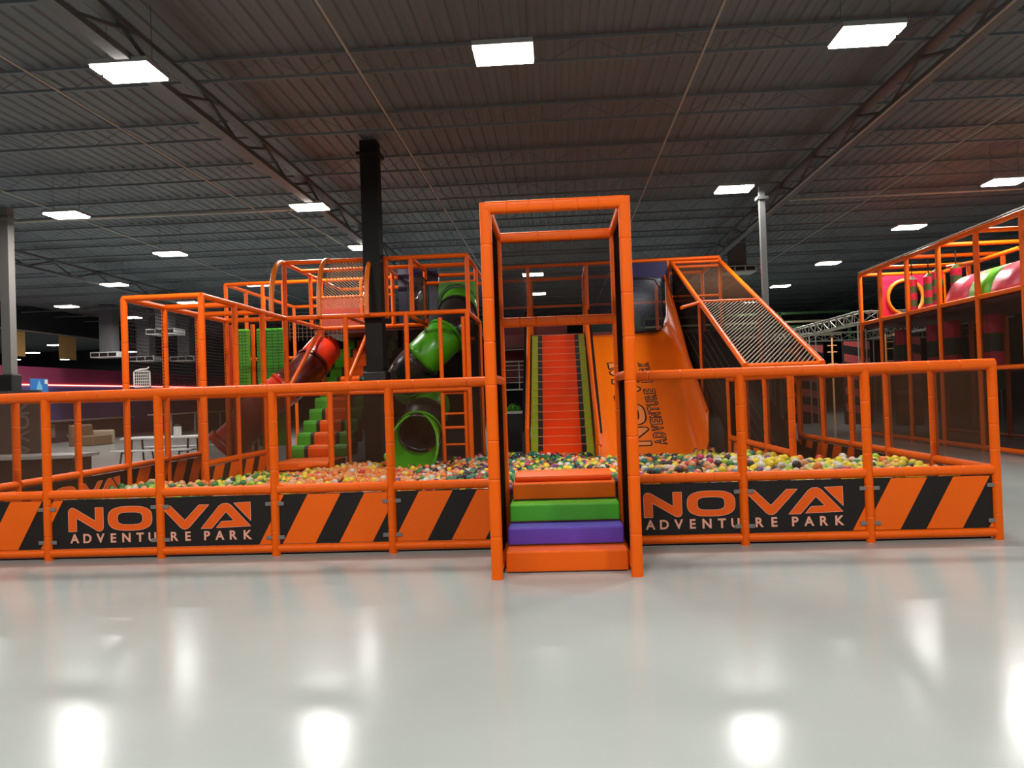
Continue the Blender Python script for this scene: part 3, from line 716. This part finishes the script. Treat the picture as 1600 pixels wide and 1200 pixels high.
# ------------------------------------------------------------------ tube slides
def bez(ctrl, n):
    """Catmull-Rom through the control points"""
    P = [V(p) for p in ctrl]; P = [P[0] * 2 - P[1]] + P + [P[-1] * 2 - P[-2]]; out = []
    for i in range(1, len(P) - 2):
        for k in range(n):
            t = k / n; a, b, c, d = P[i - 1:i + 3]
            out.append(.5 * ((2 * b) + (c - a) * t + (2 * a - 5 * b + 4 * c - d) * t * t + (3 * b - a - 3 * c + d) * t ** 3))
    out.append(P[-2]); return out
def tube_slide(name, label, ctrl, r, colours, n=8):
    t = thing(name, (ctrl[-1][0], ctrl[-1][1], 0), label, 'slide')
    pts = bez(ctrl, n); per = max(2, (len(pts) - 1) // len(colours))
    for i, m in enumerate(colours):
        a = i * per; b = len(pts) - 1 if i == len(colours) - 1 else (i + 1) * per
        seg = pts[a:b + 1]
        mb = MB(); mb.tube(seg, r, 24, False)
        o = mb.build('tube_section', m, t)
        sd = o.modifiers.new('thickness', 'SOLIDIFY'); sd.thickness = .015; sd.offset = -1
        d = (seg[1] - seg[0]).normalized()
        MB().tube([seg[0] - d * .03, seg[0] + d * .03], r * 1.07, 24, True).build('collar', m, t) if i else None
    return t, pts
gt, gp = tube_slide('tube_slide', 'green and black spiral tube slide ending in the ball pit', [(-2.18, 9.6, 3.62), (-2.12, 8.95, 3.4), (-2.25, 8.35, 2.92), (-2.62, 8.0, 2.48), (-3.05, 8.1, 2.1), (-3.2, 8.65, 1.85), (-2.9, 8.95, 1.6), (-2.72, 8.4, 1.3), (-2.74, 7.75, 1.12), (-2.76, 7.25, .86)], .40,
                    [GREENP, BLACKP, GREENP, BLACKP, GREENP, BLACKP, GREENP, BLACKP])
# flared exit scoop
def scoop(t, c, r, m, L=.9, drop=.27):
    rows = []
    for k in range(9):
        s = k / 8; y = c[1] - L * s; z = c[2] - drop * s; open_ = 1.75 * min(1, s * 1.25) ; rr = r * (1 + .16 * s); row = []
        for j in range(21):
            a = -PI / 2 + (PI - open_) * (j / 10 - 1); row.append((c[0] + rr * math.cos(a), y, z + rr * math.sin(a)))
        rows.append(row)
    o = MB().loft(rows).build('exit_scoop', m, t); sd = o.modifiers.new('thickness', 'SOLIDIFY'); sd.thickness = .02
    rim = [r_[0] for r_ in rows] + rows[-1] + [r_[-1] for r_ in rows[::-1]]
    MB().tube(rim, .024, 8, True).build('scoop_rim', m, t)
    MB().tube([(c[0], c[1] + .04, c[2] + .02), (c[0], c[1] - .03, c[2] - .01)], r * 1.1, 28, False).build('collar', m, t)
scoop(gt, (-2.76, 7.25, .86), .42, GREENP)
ep = thing('slide_entry_panel', (-2.2, 9.55, 3.2), 'square green plastic entry panel at the top of the spiral slide', 'panel')
def holed_panel(parent, cx, y, cz, w, h, r, m, name='panel', thick=.05):
    """square board with a round hole, facing -y"""
    n = 32; O, I = [], []
    for k in range(n):
        a = 2 * PI * (k + .5) / n; c, s = math.cos(a), math.sin(a); g = 1 / max(abs(c) / (w / 2), abs(s) / (h / 2))
        O.append((c * g, s * g)); I.append((r * c, r * s))
    mb = MB(); vs = []
    for yy in (y, y + thick): vs += [(cx + x, yy, cz + z) for x, z in O] + [(cx + x, yy, cz + z) for x, z in I]
    fs = []
    for k in range(n):
        j = (k + 1) % n; fs += [(k, j, n + j, n + k), (2 * n + k, 3 * n + k, 3 * n + j, 2 * n + j), (n + k, n + j, 3 * n + j, 3 * n + k), (k, 2 * n + k, 2 * n + j, j)]
    mb.add(vs, fs); return mb.build(name, m, parent)
holed_panel(ep, -2.2, 9.5, 3.63, .86, .98, .40, GREENP)
MB().tube([(-2.2, 9.54, 3.63), (-2.2, 9.44, 3.63)], .43, 28, False).build('entry_ring', BLACKP, ep)
rt, rp = tube_slide('tube_slide', 'red tube slide winding down behind the netted cage', [(-5.4, 9.95, 2.75), (-5.42, 9.5, 2.55), (-5.6, 9.1, 2.2), (-5.95, 8.8, 1.85), (-6.45, 8.6, 1.45), (-6.85, 8.55, .95), (-7.1, 8.5, .7)], .38, [REDP, mat('dark_red_plastic', (84, 20, 14), .3), REDP, REDP], 8)
nb = MB()
nb.tube([rp[-1], rp[-1] + V((-.1, -.02, -.1))], .44, 24, False); nb.build('flared_lip', REDP, rt)

# ------------------------------------------------------------------ big printed slide
ns = thing('wide_slide', (1.7, 7.2, 0), 'wide orange slide printed with outlined lettering beside the red stairs', 'slide')
SX0, SX1 = .76, 2.76
def sz(y):
    if y >= 7.9: return .40 + (y - 7.9) * .63
    t = (y - 7.0) / .9; return .10 + .30 * t ** 1.6
def fl_top(y):
    for (a, b), (c, d) in zip(((7.05, 1.12), (8.2, 1.76), (9, 2.2), (10.4, 3.3), (12.0, 4.42)), ((8.2, 1.76), (9, 2.2), (10.4, 3.3), (12.0, 4.42), (13, 5))):
        if a <= y <= c: return b + (d - b) * (y - a) / (c - a)
    return 1.12
rows = []
for k in range(33):
    y = 7.05 + (12.0 - 7.05) * k / 32; z = sz(y); ft = fl_top(y); row = [(SX0 - .02, y, z + .42), (SX0 - .02, y, z + .2), (SX0 + .0, y, z + .05), (SX0 + .08, y, z)]
    row += [(SX0 + .3, y, z), (1.5, y, z), (2.1, y, z), (2.4, y, z), (2.52, y, z + .02), (2.62, y, z + .09), (2.70, y, z + .22), (SX1, y, z + .45), (SX1 + .01, y, max(ft, z + .5))]
    rows.append(row)
o = MB().loft(rows, flip=True).build('chute', SLIDEO, ns); sd = o.modifiers.new('thickness', 'SOLIDIFY'); sd.thickness = .03; sd.offset = 1
for a, b in ((rows[0][0], rows[-1][0]),): pipe('edge_roll', a, b, ns, .035)
MB().tube([r_[-1] for r_ in rows], .035, 8).build('edge_roll', ORANGE, ns)
# lettering lies on the straight part of the chute
ydir = V((0, 1, .63)).normalized(); nrm = V((0, -.63, 1)).normalized(); base = V((0, 7.95, sz(7.95) + .002))
L_ = 3.35
nova(base + V((1.82, 0, 0)), ydir, V((-1, 0, 0)), nrm, ns, .60, mat('slide_print', (246, 140, 70), .35), .002, L_ / .60 / 7.83, .018)
for i, ch in enumerate('ADVENTURE PARK'):
    if ch != ' ': put_letter(ch, base + V((2.13, 0, 0)) + ydir * ((i + .5) / 14 * L_), ydir, V((-1, 0, 0)), nrm, .185, .24, MATS['slide_print'], ns, .003, .014)

# ------------------------------------------------------------------ middle facade at the top of stairs and slide
mf = thing('upper_gallery', (1, 12, 3), 'upper gallery frame over the red stairs with clear vinyl windows', 'frame')
GZ = 4.80
for x in (-1.78, -.69, .80, 1.9, 2.86, 4.157): pipe('post', (x, 12.05, 0 if x not in (1.9,) else 3), (x, 12.05, GZ), mf, .046, seg=.6)
for x in (-1.78, -.69, .80, 2.86, 4.157): pipe('post', (x, 14.4, 0), (x, 14.4, GZ), mf, .046, seg=.6)
for y in (12.05, 14.4): pipe('beam', (-1.78, y, GZ), (4.157 if y < 14 else 4.157, y, GZ + .04), mf, .046, seg=.6)
for x in (-1.78, .8, 4.157): pipe('beam', (x, 12.05, GZ), (x, 14.4, GZ), mf, .042)
pipe('beam', (2.86, 12.0, 4.62), (4.157, 12.0, 4.62), mf, .042)
box('deck', (-1.78, 12.1, 2.78), (4.2, 14.4, 2.98), MAROON, mf)
box('fascia', (-1.78, 12.03, 2.74), (.75, 12.09, 3.06), MAROON, mf); box('fascia', (.75, 12.03, 2.9), (2.85, 12.09, 3.06), MAROON, mf)
quad('vinyl_sheet', [(-1.7, 12.2, 3.1), (-.72, 12.2, 3.1), (-.72, 12.2, 4.75), (-1.7, 12.2, 4.75)], VINYL, mf)
quad('vinyl_sheet', [(.82, 12.2, 3.1), (1.86, 12.2, 3.1), (1.86, 12.2, 4.75), (.82, 12.2, 4.75)], VINYL, mf)
quad('vinyl_sheet', [(1.94, 11.98, 4.35), (2.84, 11.98, 4.25), (2.84, 11.98, 4.78), (1.94, 11.98, 4.78)], mat('violet_vinyl', (42, 36, 74), .4, .1, spec=.2), mf)
MB().tube([(1.95, 11.96, 3.05), (2.66, 11.96, 3.05), (2.66, 11.96, 4.1), (2.5, 11.96, 4.35), (1.95, 11.96, 4.4)], .03, 8).build('window_rim', BLACKP, mf)
quad('vinyl_sheet', [(1.95, 11.97, 3.08), (2.66, 11.97, 3.08), (2.66, 11.97, 4.35), (1.95, 11.97, 4.35)], VINYL, mf)
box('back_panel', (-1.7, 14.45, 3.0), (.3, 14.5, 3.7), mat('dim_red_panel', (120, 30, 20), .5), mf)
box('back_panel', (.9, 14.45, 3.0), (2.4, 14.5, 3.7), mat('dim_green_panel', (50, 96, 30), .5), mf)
MB().box((-1.72, 14.35, 4.0), (4.1, 14.42, 4.06)).build('rear_rail', ORANGE, mf)
uc = thing('under_gallery_screen', (-1.25, 12.3, 0), 'dark red padded wall with white framed opening under the gallery', 'wall pad')
box('pad', (-1.78, 13.2, 1.9), (-.8, 13.3, 2.75), MAROON, uc); box('pad', (-1.78, 13.2, 0), (-.8, 13.3, .95), BLACKPAD, uc)
q = MB(); q.box((-1.42, 13.1, 1.66), (-.86, 13.14, 1.70)); q.box((-1.42, 13.1, 2.42), (-.86, 13.14, 2.46)); q.box((-.9, 13.1, 1.66), (-.86, 13.14, 2.46)); q.box((-1.06, 13.1, 1.66), (-1.04, 13.14, 2.46))
for z in (1.86, 2.0, 2.2, 2.32): q.box((-1.42, 13.11, z), (-.86, 13.13, z + .02))
q.build('opening_frame', WHITE, uc)
tt = thing('play_table', (-1.1, 10.6, 0), 'small white play table with a green toy under the gallery', 'table')
box('top', (-1.5, 10.3, 1.1), (-.82, 10.9, 1.16), WHITE, tt); box('apron', (-1.45, 10.35, .75), (-.86, 10.85, 1.1), BLACKPAD, tt)
for x in (-1.44, -.88):
    for y in (10.36, 10.84): MB().box((x - .03, y - .03, 0), (x + .03, y + .03, .78)).build('leg', BLACKPAD, tt)
ty = thing('toy', (-1.1, 10.5, 1.16), 'bright green soft toy lying on the white play table', 'toy')
MB().sphere((-1.1, 10.5, 1.24), .1, 12, 8).sphere((-1.22, 10.47, 1.21), .06, 10, 6).sphere((-.98, 10.5, 1.22), .07, 10, 6).build('body', GREENP, ty)

# ------------------------------------------------------------------ ramp lane with net hood
rl = thing('ramp_tunnel', (3.55, 8, 0), 'long sloping ramp tunnel under an orange rail hood with diagonal net', 'ramp')
LX, RX = 2.957, 4.157
def hz(y): return 1.88 + (y - 4.75) * .394
for x in (LX, RX):
    pipe('hood_rail', (x, 4.75, hz(4.75)), (x, 12.0, hz(12.0)), rl, .05, seg=.8)
    for y in (8.4, 6.0, 4.8) if x == RX else (8.4,): pipe('post', (x, y, 0), (x, y, hz(y)), rl, .046, seg=.6)
pipe('cross_rail', (LX, 8.4, hz(8.4)), (RX, 8.4, hz(8.4)), rl, .04); pipe('cross_rail', (LX, 12.0, hz(12)), (RX, 12.0, hz(12)), rl, .04); pipe('cross_rail', (LX, 12.2, 3.9), (RX, 12.2, 3.9), rl, .035)
pipe('cross_rail', (LX, 4.8, hz(4.75)), (RX, 4.8, hz(4.75)), rl, .04)
pipe('brace', (LX, 8.4, hz(8.4)), (2.45, 7.6, hz(8.4) - .18), rl, .035)
nb = MB(); A, B, C_, D = (LX, 4.8, hz(4.8)), (RX, 4.8, hz(4.8)), (RX, 8.4, hz(8.4)), (LX, 8.4, hz(8.4))
strings(nb, A, B, C_, D, 44, .012, 'd', 1.9)
nb.build('cord_net', PCORD, rl)
quad('net', [(LX, 8.4, hz(8.4)), (RX, 8.4, hz(8.4)), (RX, 12, hz(12)), (LX, 12, hz(12))], NET_L, rl)
quad('net', [A, B, C_, D], sheet('fine_net_hood', (16, 14, 13), .62), rl)
for a, b in ((4.75, 8.4), (8.4, 12.0)):
    quad('net', [(LX, a, .0), (LX, b, .0), (LX, b, hz(b)), (LX, a, hz(a))], sheet('lane_screen', (44, 36, 32), .9), rl)
    quad('net', [(RX, a, .3), (RX, b, .3), (RX, b, hz(b)), (RX, a, hz(a))], NET_M, rl)
rows = []
for k in range(25):
    y = 5.2 + (12.1 - 5.2) * k / 24; z = .25 + max(0, (y - 5.8)) * .43; rows.append([(LX + .06, y, z + .25), (LX + .09, y, z + .05), (LX + .2, y, z), (RX - .2, y, z), (RX - .09, y, z + .05), (RX - .06, y, z + .25)])
MB().loft(rows, flip=True).build('ramp_chute', mat('ramp_black', (24, 23, 22), .6, spec=.15), rl)
for i in range(5):
    x = LX + .3 + .14 * i; MB().tube([(x, 6, .36 + .0), (x, 9, 1.65), (x, 12, 2.94)], .008, 5).build('guide_line', mat('pale_line', (170, 150, 130), .4), rl)
box('top_panel', (LX, 12.15, 4.72), (RX, 12.2, 4.84), MAROON, rl)

# ------------------------------------------------------------------ second play structure on the right
rs = thing('play_structure', (9.5, 12, 0), 'large two storey orange play structure along the right side', 'play structure')
PY = [15.7, 14.3, 12.65, 11.0, 9.35, 7.7, 6.05]
SXa, SXb = 9.0, 11.4
for x in (SXa, SXb):
    for y in PY: pipe('post', (x, y, 0), (x, y, 4.72), rs, .06, seg=.8)
    for z, r_ in ((4.72, .055), (3.28, .055), (1.76, .05), (.08, .055)):
        pipe('beam', (x, PY[-1], z), (x, PY[0], z), rs, r_, seg=.8)
for y in PY:
    for z in (4.72, 3.28): pipe('cross_beam', (SXa, y, z), (SXb, y, z), rs, .05)
pipe('top_edge_trim', (SXa - .04, 6.05, 4.80), (SXa - .04, 15.7, 4.80), rs, .014, WHITE)
box('deck', (SXa + .05, 6.1, 3.12), (SXb, 15.6, 3.24), MAROON, rs)
for a, b in zip(PY, PY[1:]):
    quad('net', [(SXa, a, 1.8), (SXa, b, 1.8), (SXa, b, 3.2), (SXa, a, 3.2)], NET_M, rs)
    quad('net', [(SXa, a, .1), (SXa, b, .1), (SXa, b, 1.72), (SXa, a, 1.72)], NET_D, rs)
quad('net', [(SXb, 6, .1), (SXb, 15.7, .1), (SXb, 15.7, 3.2), (SXb, 6, 3.2)], NET_D, rs)
MB().tube([(10.1, 12.8, 4.45), (10.1, 11.4, 4.35), (10.6, 10.6, 4.5)], .05, 8).build('curved_rail', mat('amber_hoop', (240, 120, 24)), rs)
nb = MB(); strings(nb, (10.2, 8.0, 3.4), (10.2, 9.3, 3.4), (10.2, 9.3, 4.6), (10.2, 8.0, 4.6), 26, .008, 'd', -1.0); nb.build('cord_net', PCORD, rs)
pk = thing('pink_crawl_wall', (10.1, 15.5, 3.3), 'pink upright board with a round amber rimmed crawl hole', 'crawl board')
holed_panel(pk, 10.15, 15.4, 3.98, 1.5, 1.3, .5, PINK)
MB().tube([(10.15 + .5 * math.cos(2 * PI * k / 32), 15.38, 3.98 + .5 * math.sin(2 * PI * k / 32)) for k in range(33)], .055, 8, False).build('rim', mat('amber_hoop', (240, 120, 24)), pk)
HANGM = [mat('olive_pad', (84, 104, 44), .5), PINK]
for i, (x, y) in enumerate(((9.55, 13.6), (9.75, 13.1), (9.55, 12.2), (9.75, 11.7))):
    t = thing('punch_bag', (x, y, 3.3), '%s hanging punch bag striped green and red in the upper storey' % ('first', 'second', 'third', 'fourth')[i], 'punch bag', 'hanging bags of the second structure')
    for k in range(5):
        z0 = 3.35 + .18 * k
        MB().tube([(x, y, z0), (x, y, z0 + .18)], .13, 14, True).build('band', HANGM[(k + 1) % 2] if k else HANGM[1], t)
    MB().tube([(x, y, 4.25), (x, y, 4.36)], .13, 14, True, rs=[.13, .02]).build('cap', HANGM[0], t)
    MB().tube([(x, y, 4.36), (x, y, 4.7)], .015, 6).build('strap', STRING, t)
for i, (x, y) in enumerate(((9.6, 14.4), (9.8, 13.0), (9.6, 11.7), (9.8, 10.3))):
    t = thing('punch_bag', (x, y, 1.2), '%s dark hanging bag behind the lower net of the second structure' % ('first', 'second', 'third', 'fourth')[i], 'punch bag', 'lower hanging bags of the second structure')
    for k in range(4): MB().tube([(x, y, 1.3 + .42 * k), (x, y, 1.72 + .42 * k)], .2, 14, True).build('band', HANGM[k % 2] if k % 2 else mat('dark_olive_pad', (50, 60, 34), .5), t)
tn = thing('crawl_tunnel', (9.7, 9, 3.28), 'half round crawl tunnel with pink and green bands on the upper floor', 'tunnel')
def half_tunnel(y0, y1, m, cx=9.75, r=.62):
    rows = []
    for y in (y0, y1): rows.append([(cx - r * math.cos(PI * k / 16), y, 3.28 + r * 1.05 * math.sin(PI * k / 16)) for k in range(17)])
    o = MB().loft(rows).build('band', m, tn); sd = o.modifiers.new('thickness', 'SOLIDIFY'); sd.thickness = .05
for a, b, m in ((10.9, 9.9, ROSE), (9.9, 9.0, LGREEN), (9.0, 7.8, ROSE), (7.8, 6.9, LGREEN)): half_tunnel(a, b, m)
MB().prism([(-.62 * math.cos(PI * k / 16), .65 * math.sin(PI * k / 16)) for k in range(17)], (9.75, 10.92, 3.28), X, V((0, 0, 1)), Y, .04).build('end_panel', mat('plum_panel', (104, 52, 58), .5), tn)
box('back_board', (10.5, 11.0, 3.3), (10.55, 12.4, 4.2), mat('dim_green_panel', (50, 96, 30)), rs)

# ------------------------------------------------------------------ obstacle course with truss, far right
tr = thing('truss_rig', (9.5, 21, 0), 'aluminium box truss rig over the obstacle course', 'truss')
def box_truss(a, b, w=.34, m=ALU, parent=tr, n=14):
    a, b = V(a), V(b); d = (b - a).normalized(); s = d.cross(V((0, 0, 1))).normalized() * w / 2; u = V((0, 0, w / 2))
    mb = MB(); cs = (s + u, s - u, -s - u, -s + u)
    for c in cs: mb.tube([a + c, b + c], .025, 6)
    for i in range(n):
        p, q_ = a.lerp(b, i / n), a.lerp(b, (i + 1) / n)
        for c, e in zip(cs, cs[1:] + cs[:1]): mb.tube([p + c, q_ + e], .013, 4, False, smooth=False); mb.tube([p + c, p + e], .013, 4, False, smooth=False)
    return mb.build('box_truss', m, parent)
box_truss((9.5, 26.5, 3.58), (9.5, 16.6, 3.58)); box_truss((9.5, 26.5, 3.58), (19, 26.5, 3.58)); box_truss((9.5, 17.0, 3.58), (14, 17.0, 3.58), n=8); box_truss((13.5, 26.5, 3.58), (13.5, 17, 3.58))
for x, y in ((9.5, 26.5), (9.5, 17.0), (13.5, 26.5), (13.5, 17), (9.5, 21.7)): box_truss((x, y, 0.02), (x + .001, y, 3.4), .3, n=8) if False else MB().tube([(x - .12, y, 0), (x - .12, y, 3.42)], .025, 6).tube([(x + .12, y, 0), (x + .12, y, 3.42)], .025, 6).build('truss_leg', ALU, tr)
for i, (x, y, w, lab) in enumerate(((10.0, 23.5, 1.0, 'black obstacle panel with slanted maroon stripes, nearest the ramp net'), (11.2, 22.0, 1.0, 'black obstacle panel with slanted stripes and a letter'),
                                    (12.2, 20.0, .9, 'tall black striped obstacle panel beside the second structure'), (9.7, 25.3, .6, 'narrow orange striped obstacle panel at the far end'))):
    t = thing('obstacle_panel', (x, y, 0), lab, 'panel')
    b = MB().box((x - w / 2, y, 0), (x + w / 2, y + .12, 3.15)).build('board', BLACK, t)
    for k in range(5):
        z = .5 + .62 * k; pl = [(-w / 2 + .03, z), (w / 2 - .03, z - .2), (w / 2 - .03, z + .1), (-w / 2 + .03, z + .3)]
        MB().prism([(a, min(c, 3.12)) for a, c in pl], (x, y - .002, 0), X, V((0, 0, 1)), -Y, .012).build('stripe', mat('dull_maroon', (150, 60, 56), .5) if i < 3 else ORANGE_D, b)
    if i == 1: put_letter('Z', (x + .25, y - .016, 2.0), X, V((0, 0, 1)), -Y, 0, .36, mat('dull_rose', (190, 110, 110)), b, .01)
for i, (x, y) in enumerate(((10.45, 22.4), (11.95, 21.2), (12.25, 21.2))):
    t = thing('climbing_pole', (x, y, 0), '%s thin amber climbing pole of the obstacle course' % ('first', 'second', 'third')[i], 'pole', 'obstacle course poles')
    pipe('pole', (x, y, 0), (x, y, 3.3), t, .035, mat('amber_pole', (236, 170, 110), .4))
    for z in (2.3, 2.75, 3.0): pipe('peg', (x - .18, y, z), (x + .18, y, z), t, .02, mat('amber_pole', (236, 170, 110), .4))
gb = thing('green_canopy', (9, 33, 0), 'long green roofed rack far behind the aluminium truss', 'canopy')
for z in (4.5, 5.2): MB().box((4.5, 33, z), (15, 33.1, z + .12)).build('beam', mat('dim_green_steel', (60, 96, 56), .5), gb)
for x in (4.5, 8, 11.5, 15): MB().box((x, 33, 0), (x + .12, 33.1, 5.3)).build('post', mat('dim_green_steel', (60, 96, 56), .5), gb)
for z in (4.1, 4.85): MB().box((4.5, 34, z), (15, 34.1, z + .1)).build('pale_beam', mat('pale_rail', (190, 186, 150), .5), gb)

# ------------------------------------------------------------------ air units
def air_unit(x, y, z, label, s=1.0):
    t = thing('air_diffuser', (x, y, z), label, 'air diffuser', 'ceiling air diffusers')
    MB().box((x - .32 * s, y - .3 * s, z + .28 * s), (x + .32 * s, y + .3 * s, 6.72)).build('duct', mat('grey_duct', (92, 90, 92), .5), t)
    w, d, h = .66 * s, .5 * s, .26 * s
    MB().box((x - w, y - d, z), (x + w, y + d, z + h)).build('body', mat('pale_grille', (186, 184, 180), .5), t)
    g = MB()
    for k in range(3):
        xa = x - w + .05 + k * (2 * w - .05) / 3; g.box((xa, y - d - .012, z + .05 * s), (xa + (2 * w - .05) / 3 - .05, y - d + .01, z + h - .05 * s))
    g.build('grille', BLACK, t)
air_unit(-17.5, 26, 4.75, 'pale boxy air diffuser seen through the cage, upper one', 1.0)
air_unit(-22.5, 30, 4.1, 'pale boxy air diffuser left of the cage corner post', 1.05); air_unit(-21.7, 32, 3.95, 'pale boxy air diffuser seen low behind the cage net', 1.05); air_unit(-20.5, 34, 4.0, 'far pale air diffuser seen between the cage posts', 1.05)
air_unit(6.45, 20, 5.55, 'boxy grey air diffuser above the sloping ramp hood', .85)

# ------------------------------------------------------------------ left hall furniture
for i, (y0, y1, z0, z1) in enumerate(((27.6, 29.0, 4.25, 5.6), (31.7, 33.05, 4.25, 5.6))):
    prop(box('sound_panel', (-26.3, y0, z0), (-26.2, y1, z1), mat('tan_fabric', (206, 160, 96), .8), None, .01), 'tan fabric panel above the plum wall, %s' % ('partly behind the grey column' if i == 0 else 'free standing in the opening'), 'panel')
cn = thing('service_counter', (-24, 27, 0), 'long dark service counter below the blue wall', 'counter')
box('body', (-24.6, 24.0, 0), (-23.9, 34, 1.0), mat('dark_counter', (58, 48, 58), .5), cn); box('top', (-24.7, 23.9, 1.0), (-23.6, 34.1, 1.07), mat('counter_top', (120, 112, 112), .35), cn)
box('display_case', (-23.9, 25.2, .25), (-23.84, 27.6, .9), mat('case_glass', (120, 112, 92), .2), cn)
MB().prism([(0, .2), (.1, .1), (.25, .1), (.25, .75), (.17, .75), (.17, .2), (.1, .2), (.08, .26), (0, .26)], (-23.89, 28.5, .1), Y, V((0, 0, 1)), X, .02).build('letter', mat('pale_mark', (130, 118, 120)), cn)
MB().box((-23.89, 28.95, .2), (-23.87, 29.02, .85)).build('letter', MATS['pale_mark'], cn)
bs = thing('booth_counter', (-23, 38, 0), 'grey reception booth with pale rails at the far wall', 'counter')
box('body', (-23.6, 36.5, 0), (-22.8, 46, 1.05), mat('booth_grey', (84, 80, 96), .5), bs); box('top', (-23.8, 35.8, 1.06), (-22.5, 46.2, 1.13), WHITE, bs)
for y in (36.4, 39.4, 39.9, 43): MB().box((-22.78, y, 0), (-22.7, y + .14, 1.06)).build('upright', WHITE, bs)
pst = thing('poster', (-23.7, 26.3, 1.07), 'blue advertising poster with a white mark leaning over the counter', 'poster')
box('stand', (-23.72, 26.2, 1.07), (-23.7, 26.35, 2.2), BLACKP, pst); box('sheet', (-23.7, 25.7, 2.0), (-23.66, 26.9, 3.02), mat('poster_blue', (60, 120, 190), .4), pst)
MB().prism([(.1, .0), (.6, .0), (.75, .6), (.5, .95), (.3, .4)], (-23.655, 25.75, 2.02), Y, V((0, 0, 1)), X, .01).build('print', mat('poster_pale', (120, 180, 214), .4), pst)
box('mark', (-23.655, 26.65, 2.78), (-23.64, 26.86, 2.98), WHITE, pst)
sf = thing('sofa', (-20, 24.2, 0), 'tan lounge sofa with rounded arm on the open floor', 'sofa')
box('base', (-20.4, 23.6, 0), (-19.5, 25.0, .42), mat('tan_leather', (124, 98, 74), .5), sf, .05); box('backrest', (-20.6, 23.6, 0), (-20.35, 25.0, .9), MATS['tan_leather'], sf, .08); box('armrest', (-20.6, 25.0, 0), (-19.5, 25.25, .62), mat('cream_leather', (176, 160, 136), .5), sf, .08)
def picnic(x, y, label):
    t = thing('picnic_table', (x, y, 0), label, 'table')
    box('tabletop', (x - 1.0, y - .38, .72), (x + 1.0, y + .38, .77), WHITE, t, .01)
    for s in (-1, 1): box('bench', (x - 1.0, y + s * .72 - .14, .43), (x + 1.0, y + s * .72 + .14, .47), WHITE, t, .01)
    for sx in (-.75, .75):
        for s in (-1, 1):
            MB().tube([(x + sx, y + s * .25, .72), (x + sx, y + s * .32, 0)], .025, 6).build('leg', BLACKP, t)
            MB().tube([(x + sx, y + s * .72, .43), (x + sx, y + s * .85, 0)], .022, 6).build('bench_leg', BLACKP, t)
        MB().tube([(x + sx, y - .72, .4), (x + sx, y + .72, .4)], .02, 6).build('crossbar', BLACKP, t)
    return t
picnic(-10.35, 12.0, 'white folding picnic table with benches outside the cage')
bn = thing('waste_bin', (-10.1, 12.0, .77), 'small white bin with dark top standing on the picnic table', 'bin')
MB().tube([(-10.0, 12.0, .77), (-10.0, 12.0, 1.02)], .1, 12).build('body', WHITE, bn); MB().tube([(-10.0, 12.0, 1.02), (-10.0, 12.0, 1.08)], .08, 12, rs=[.1, .04]).build('lid', BLACKP, bn)
lc = thing('snack_counter', (-9.6, 5.7, 0), 'low counter with speckled white top outside the left fence', 'counter')
sp = mat('speckled_top', (150, 146, 140), .3, .75, 60); box('top', (-11.0, 5.3, .70), (-8.5, 6.1, .76), sp, lc, .01); box('body', (-10.9, 5.4, 0), (-8.6, 6.0, .70), BLACKPAD, lc)
scn = thing('wall_screen', (-23, 47, 1.4), 'dark wall screen with pale frame beyond the cage', 'screen')
box('panel', (-18.2, 38, 1.35), (-16.4, 38.06, 2.4), BLACKPAD, scn); q = MB()
q.box((-18.25, 37.97, 1.3), (-16.35, 38.0, 1.36)); q.box((-18.25, 37.97, 2.4), (-16.35, 38.0, 2.46)); q.box((-16.4, 37.97, 1.3), (-16.35, 38.0, 2.46)); q.box((-18.25, 37.97, 1.3), (-18.2, 38.0, 2.46)); q.build('frame', ALU, scn)
box('stand', (-17.35, 38.02, 0), (-17.25, 38.1, 1.4), BLACKPAD, scn)
kb = thing('kiosk_sign', (-11.2, 6.2, 0), 'dark kiosk board with vertical outlined letters at the far left', 'sign')
box('board', (-12.3, 8.2, 0), (-11.1, 8.3, 2.0), mat('kiosk_grey', (70, 62, 58), .6), kb)
for i, ch in enumerate('NOVA'): put_letter(ch, (-11.62, 8.19, 1.62 - .3 * i), V((0, 0, -1)), X, -Y, 0, .3, mat('kiosk_mark', (112, 98, 92)), kb, .004)
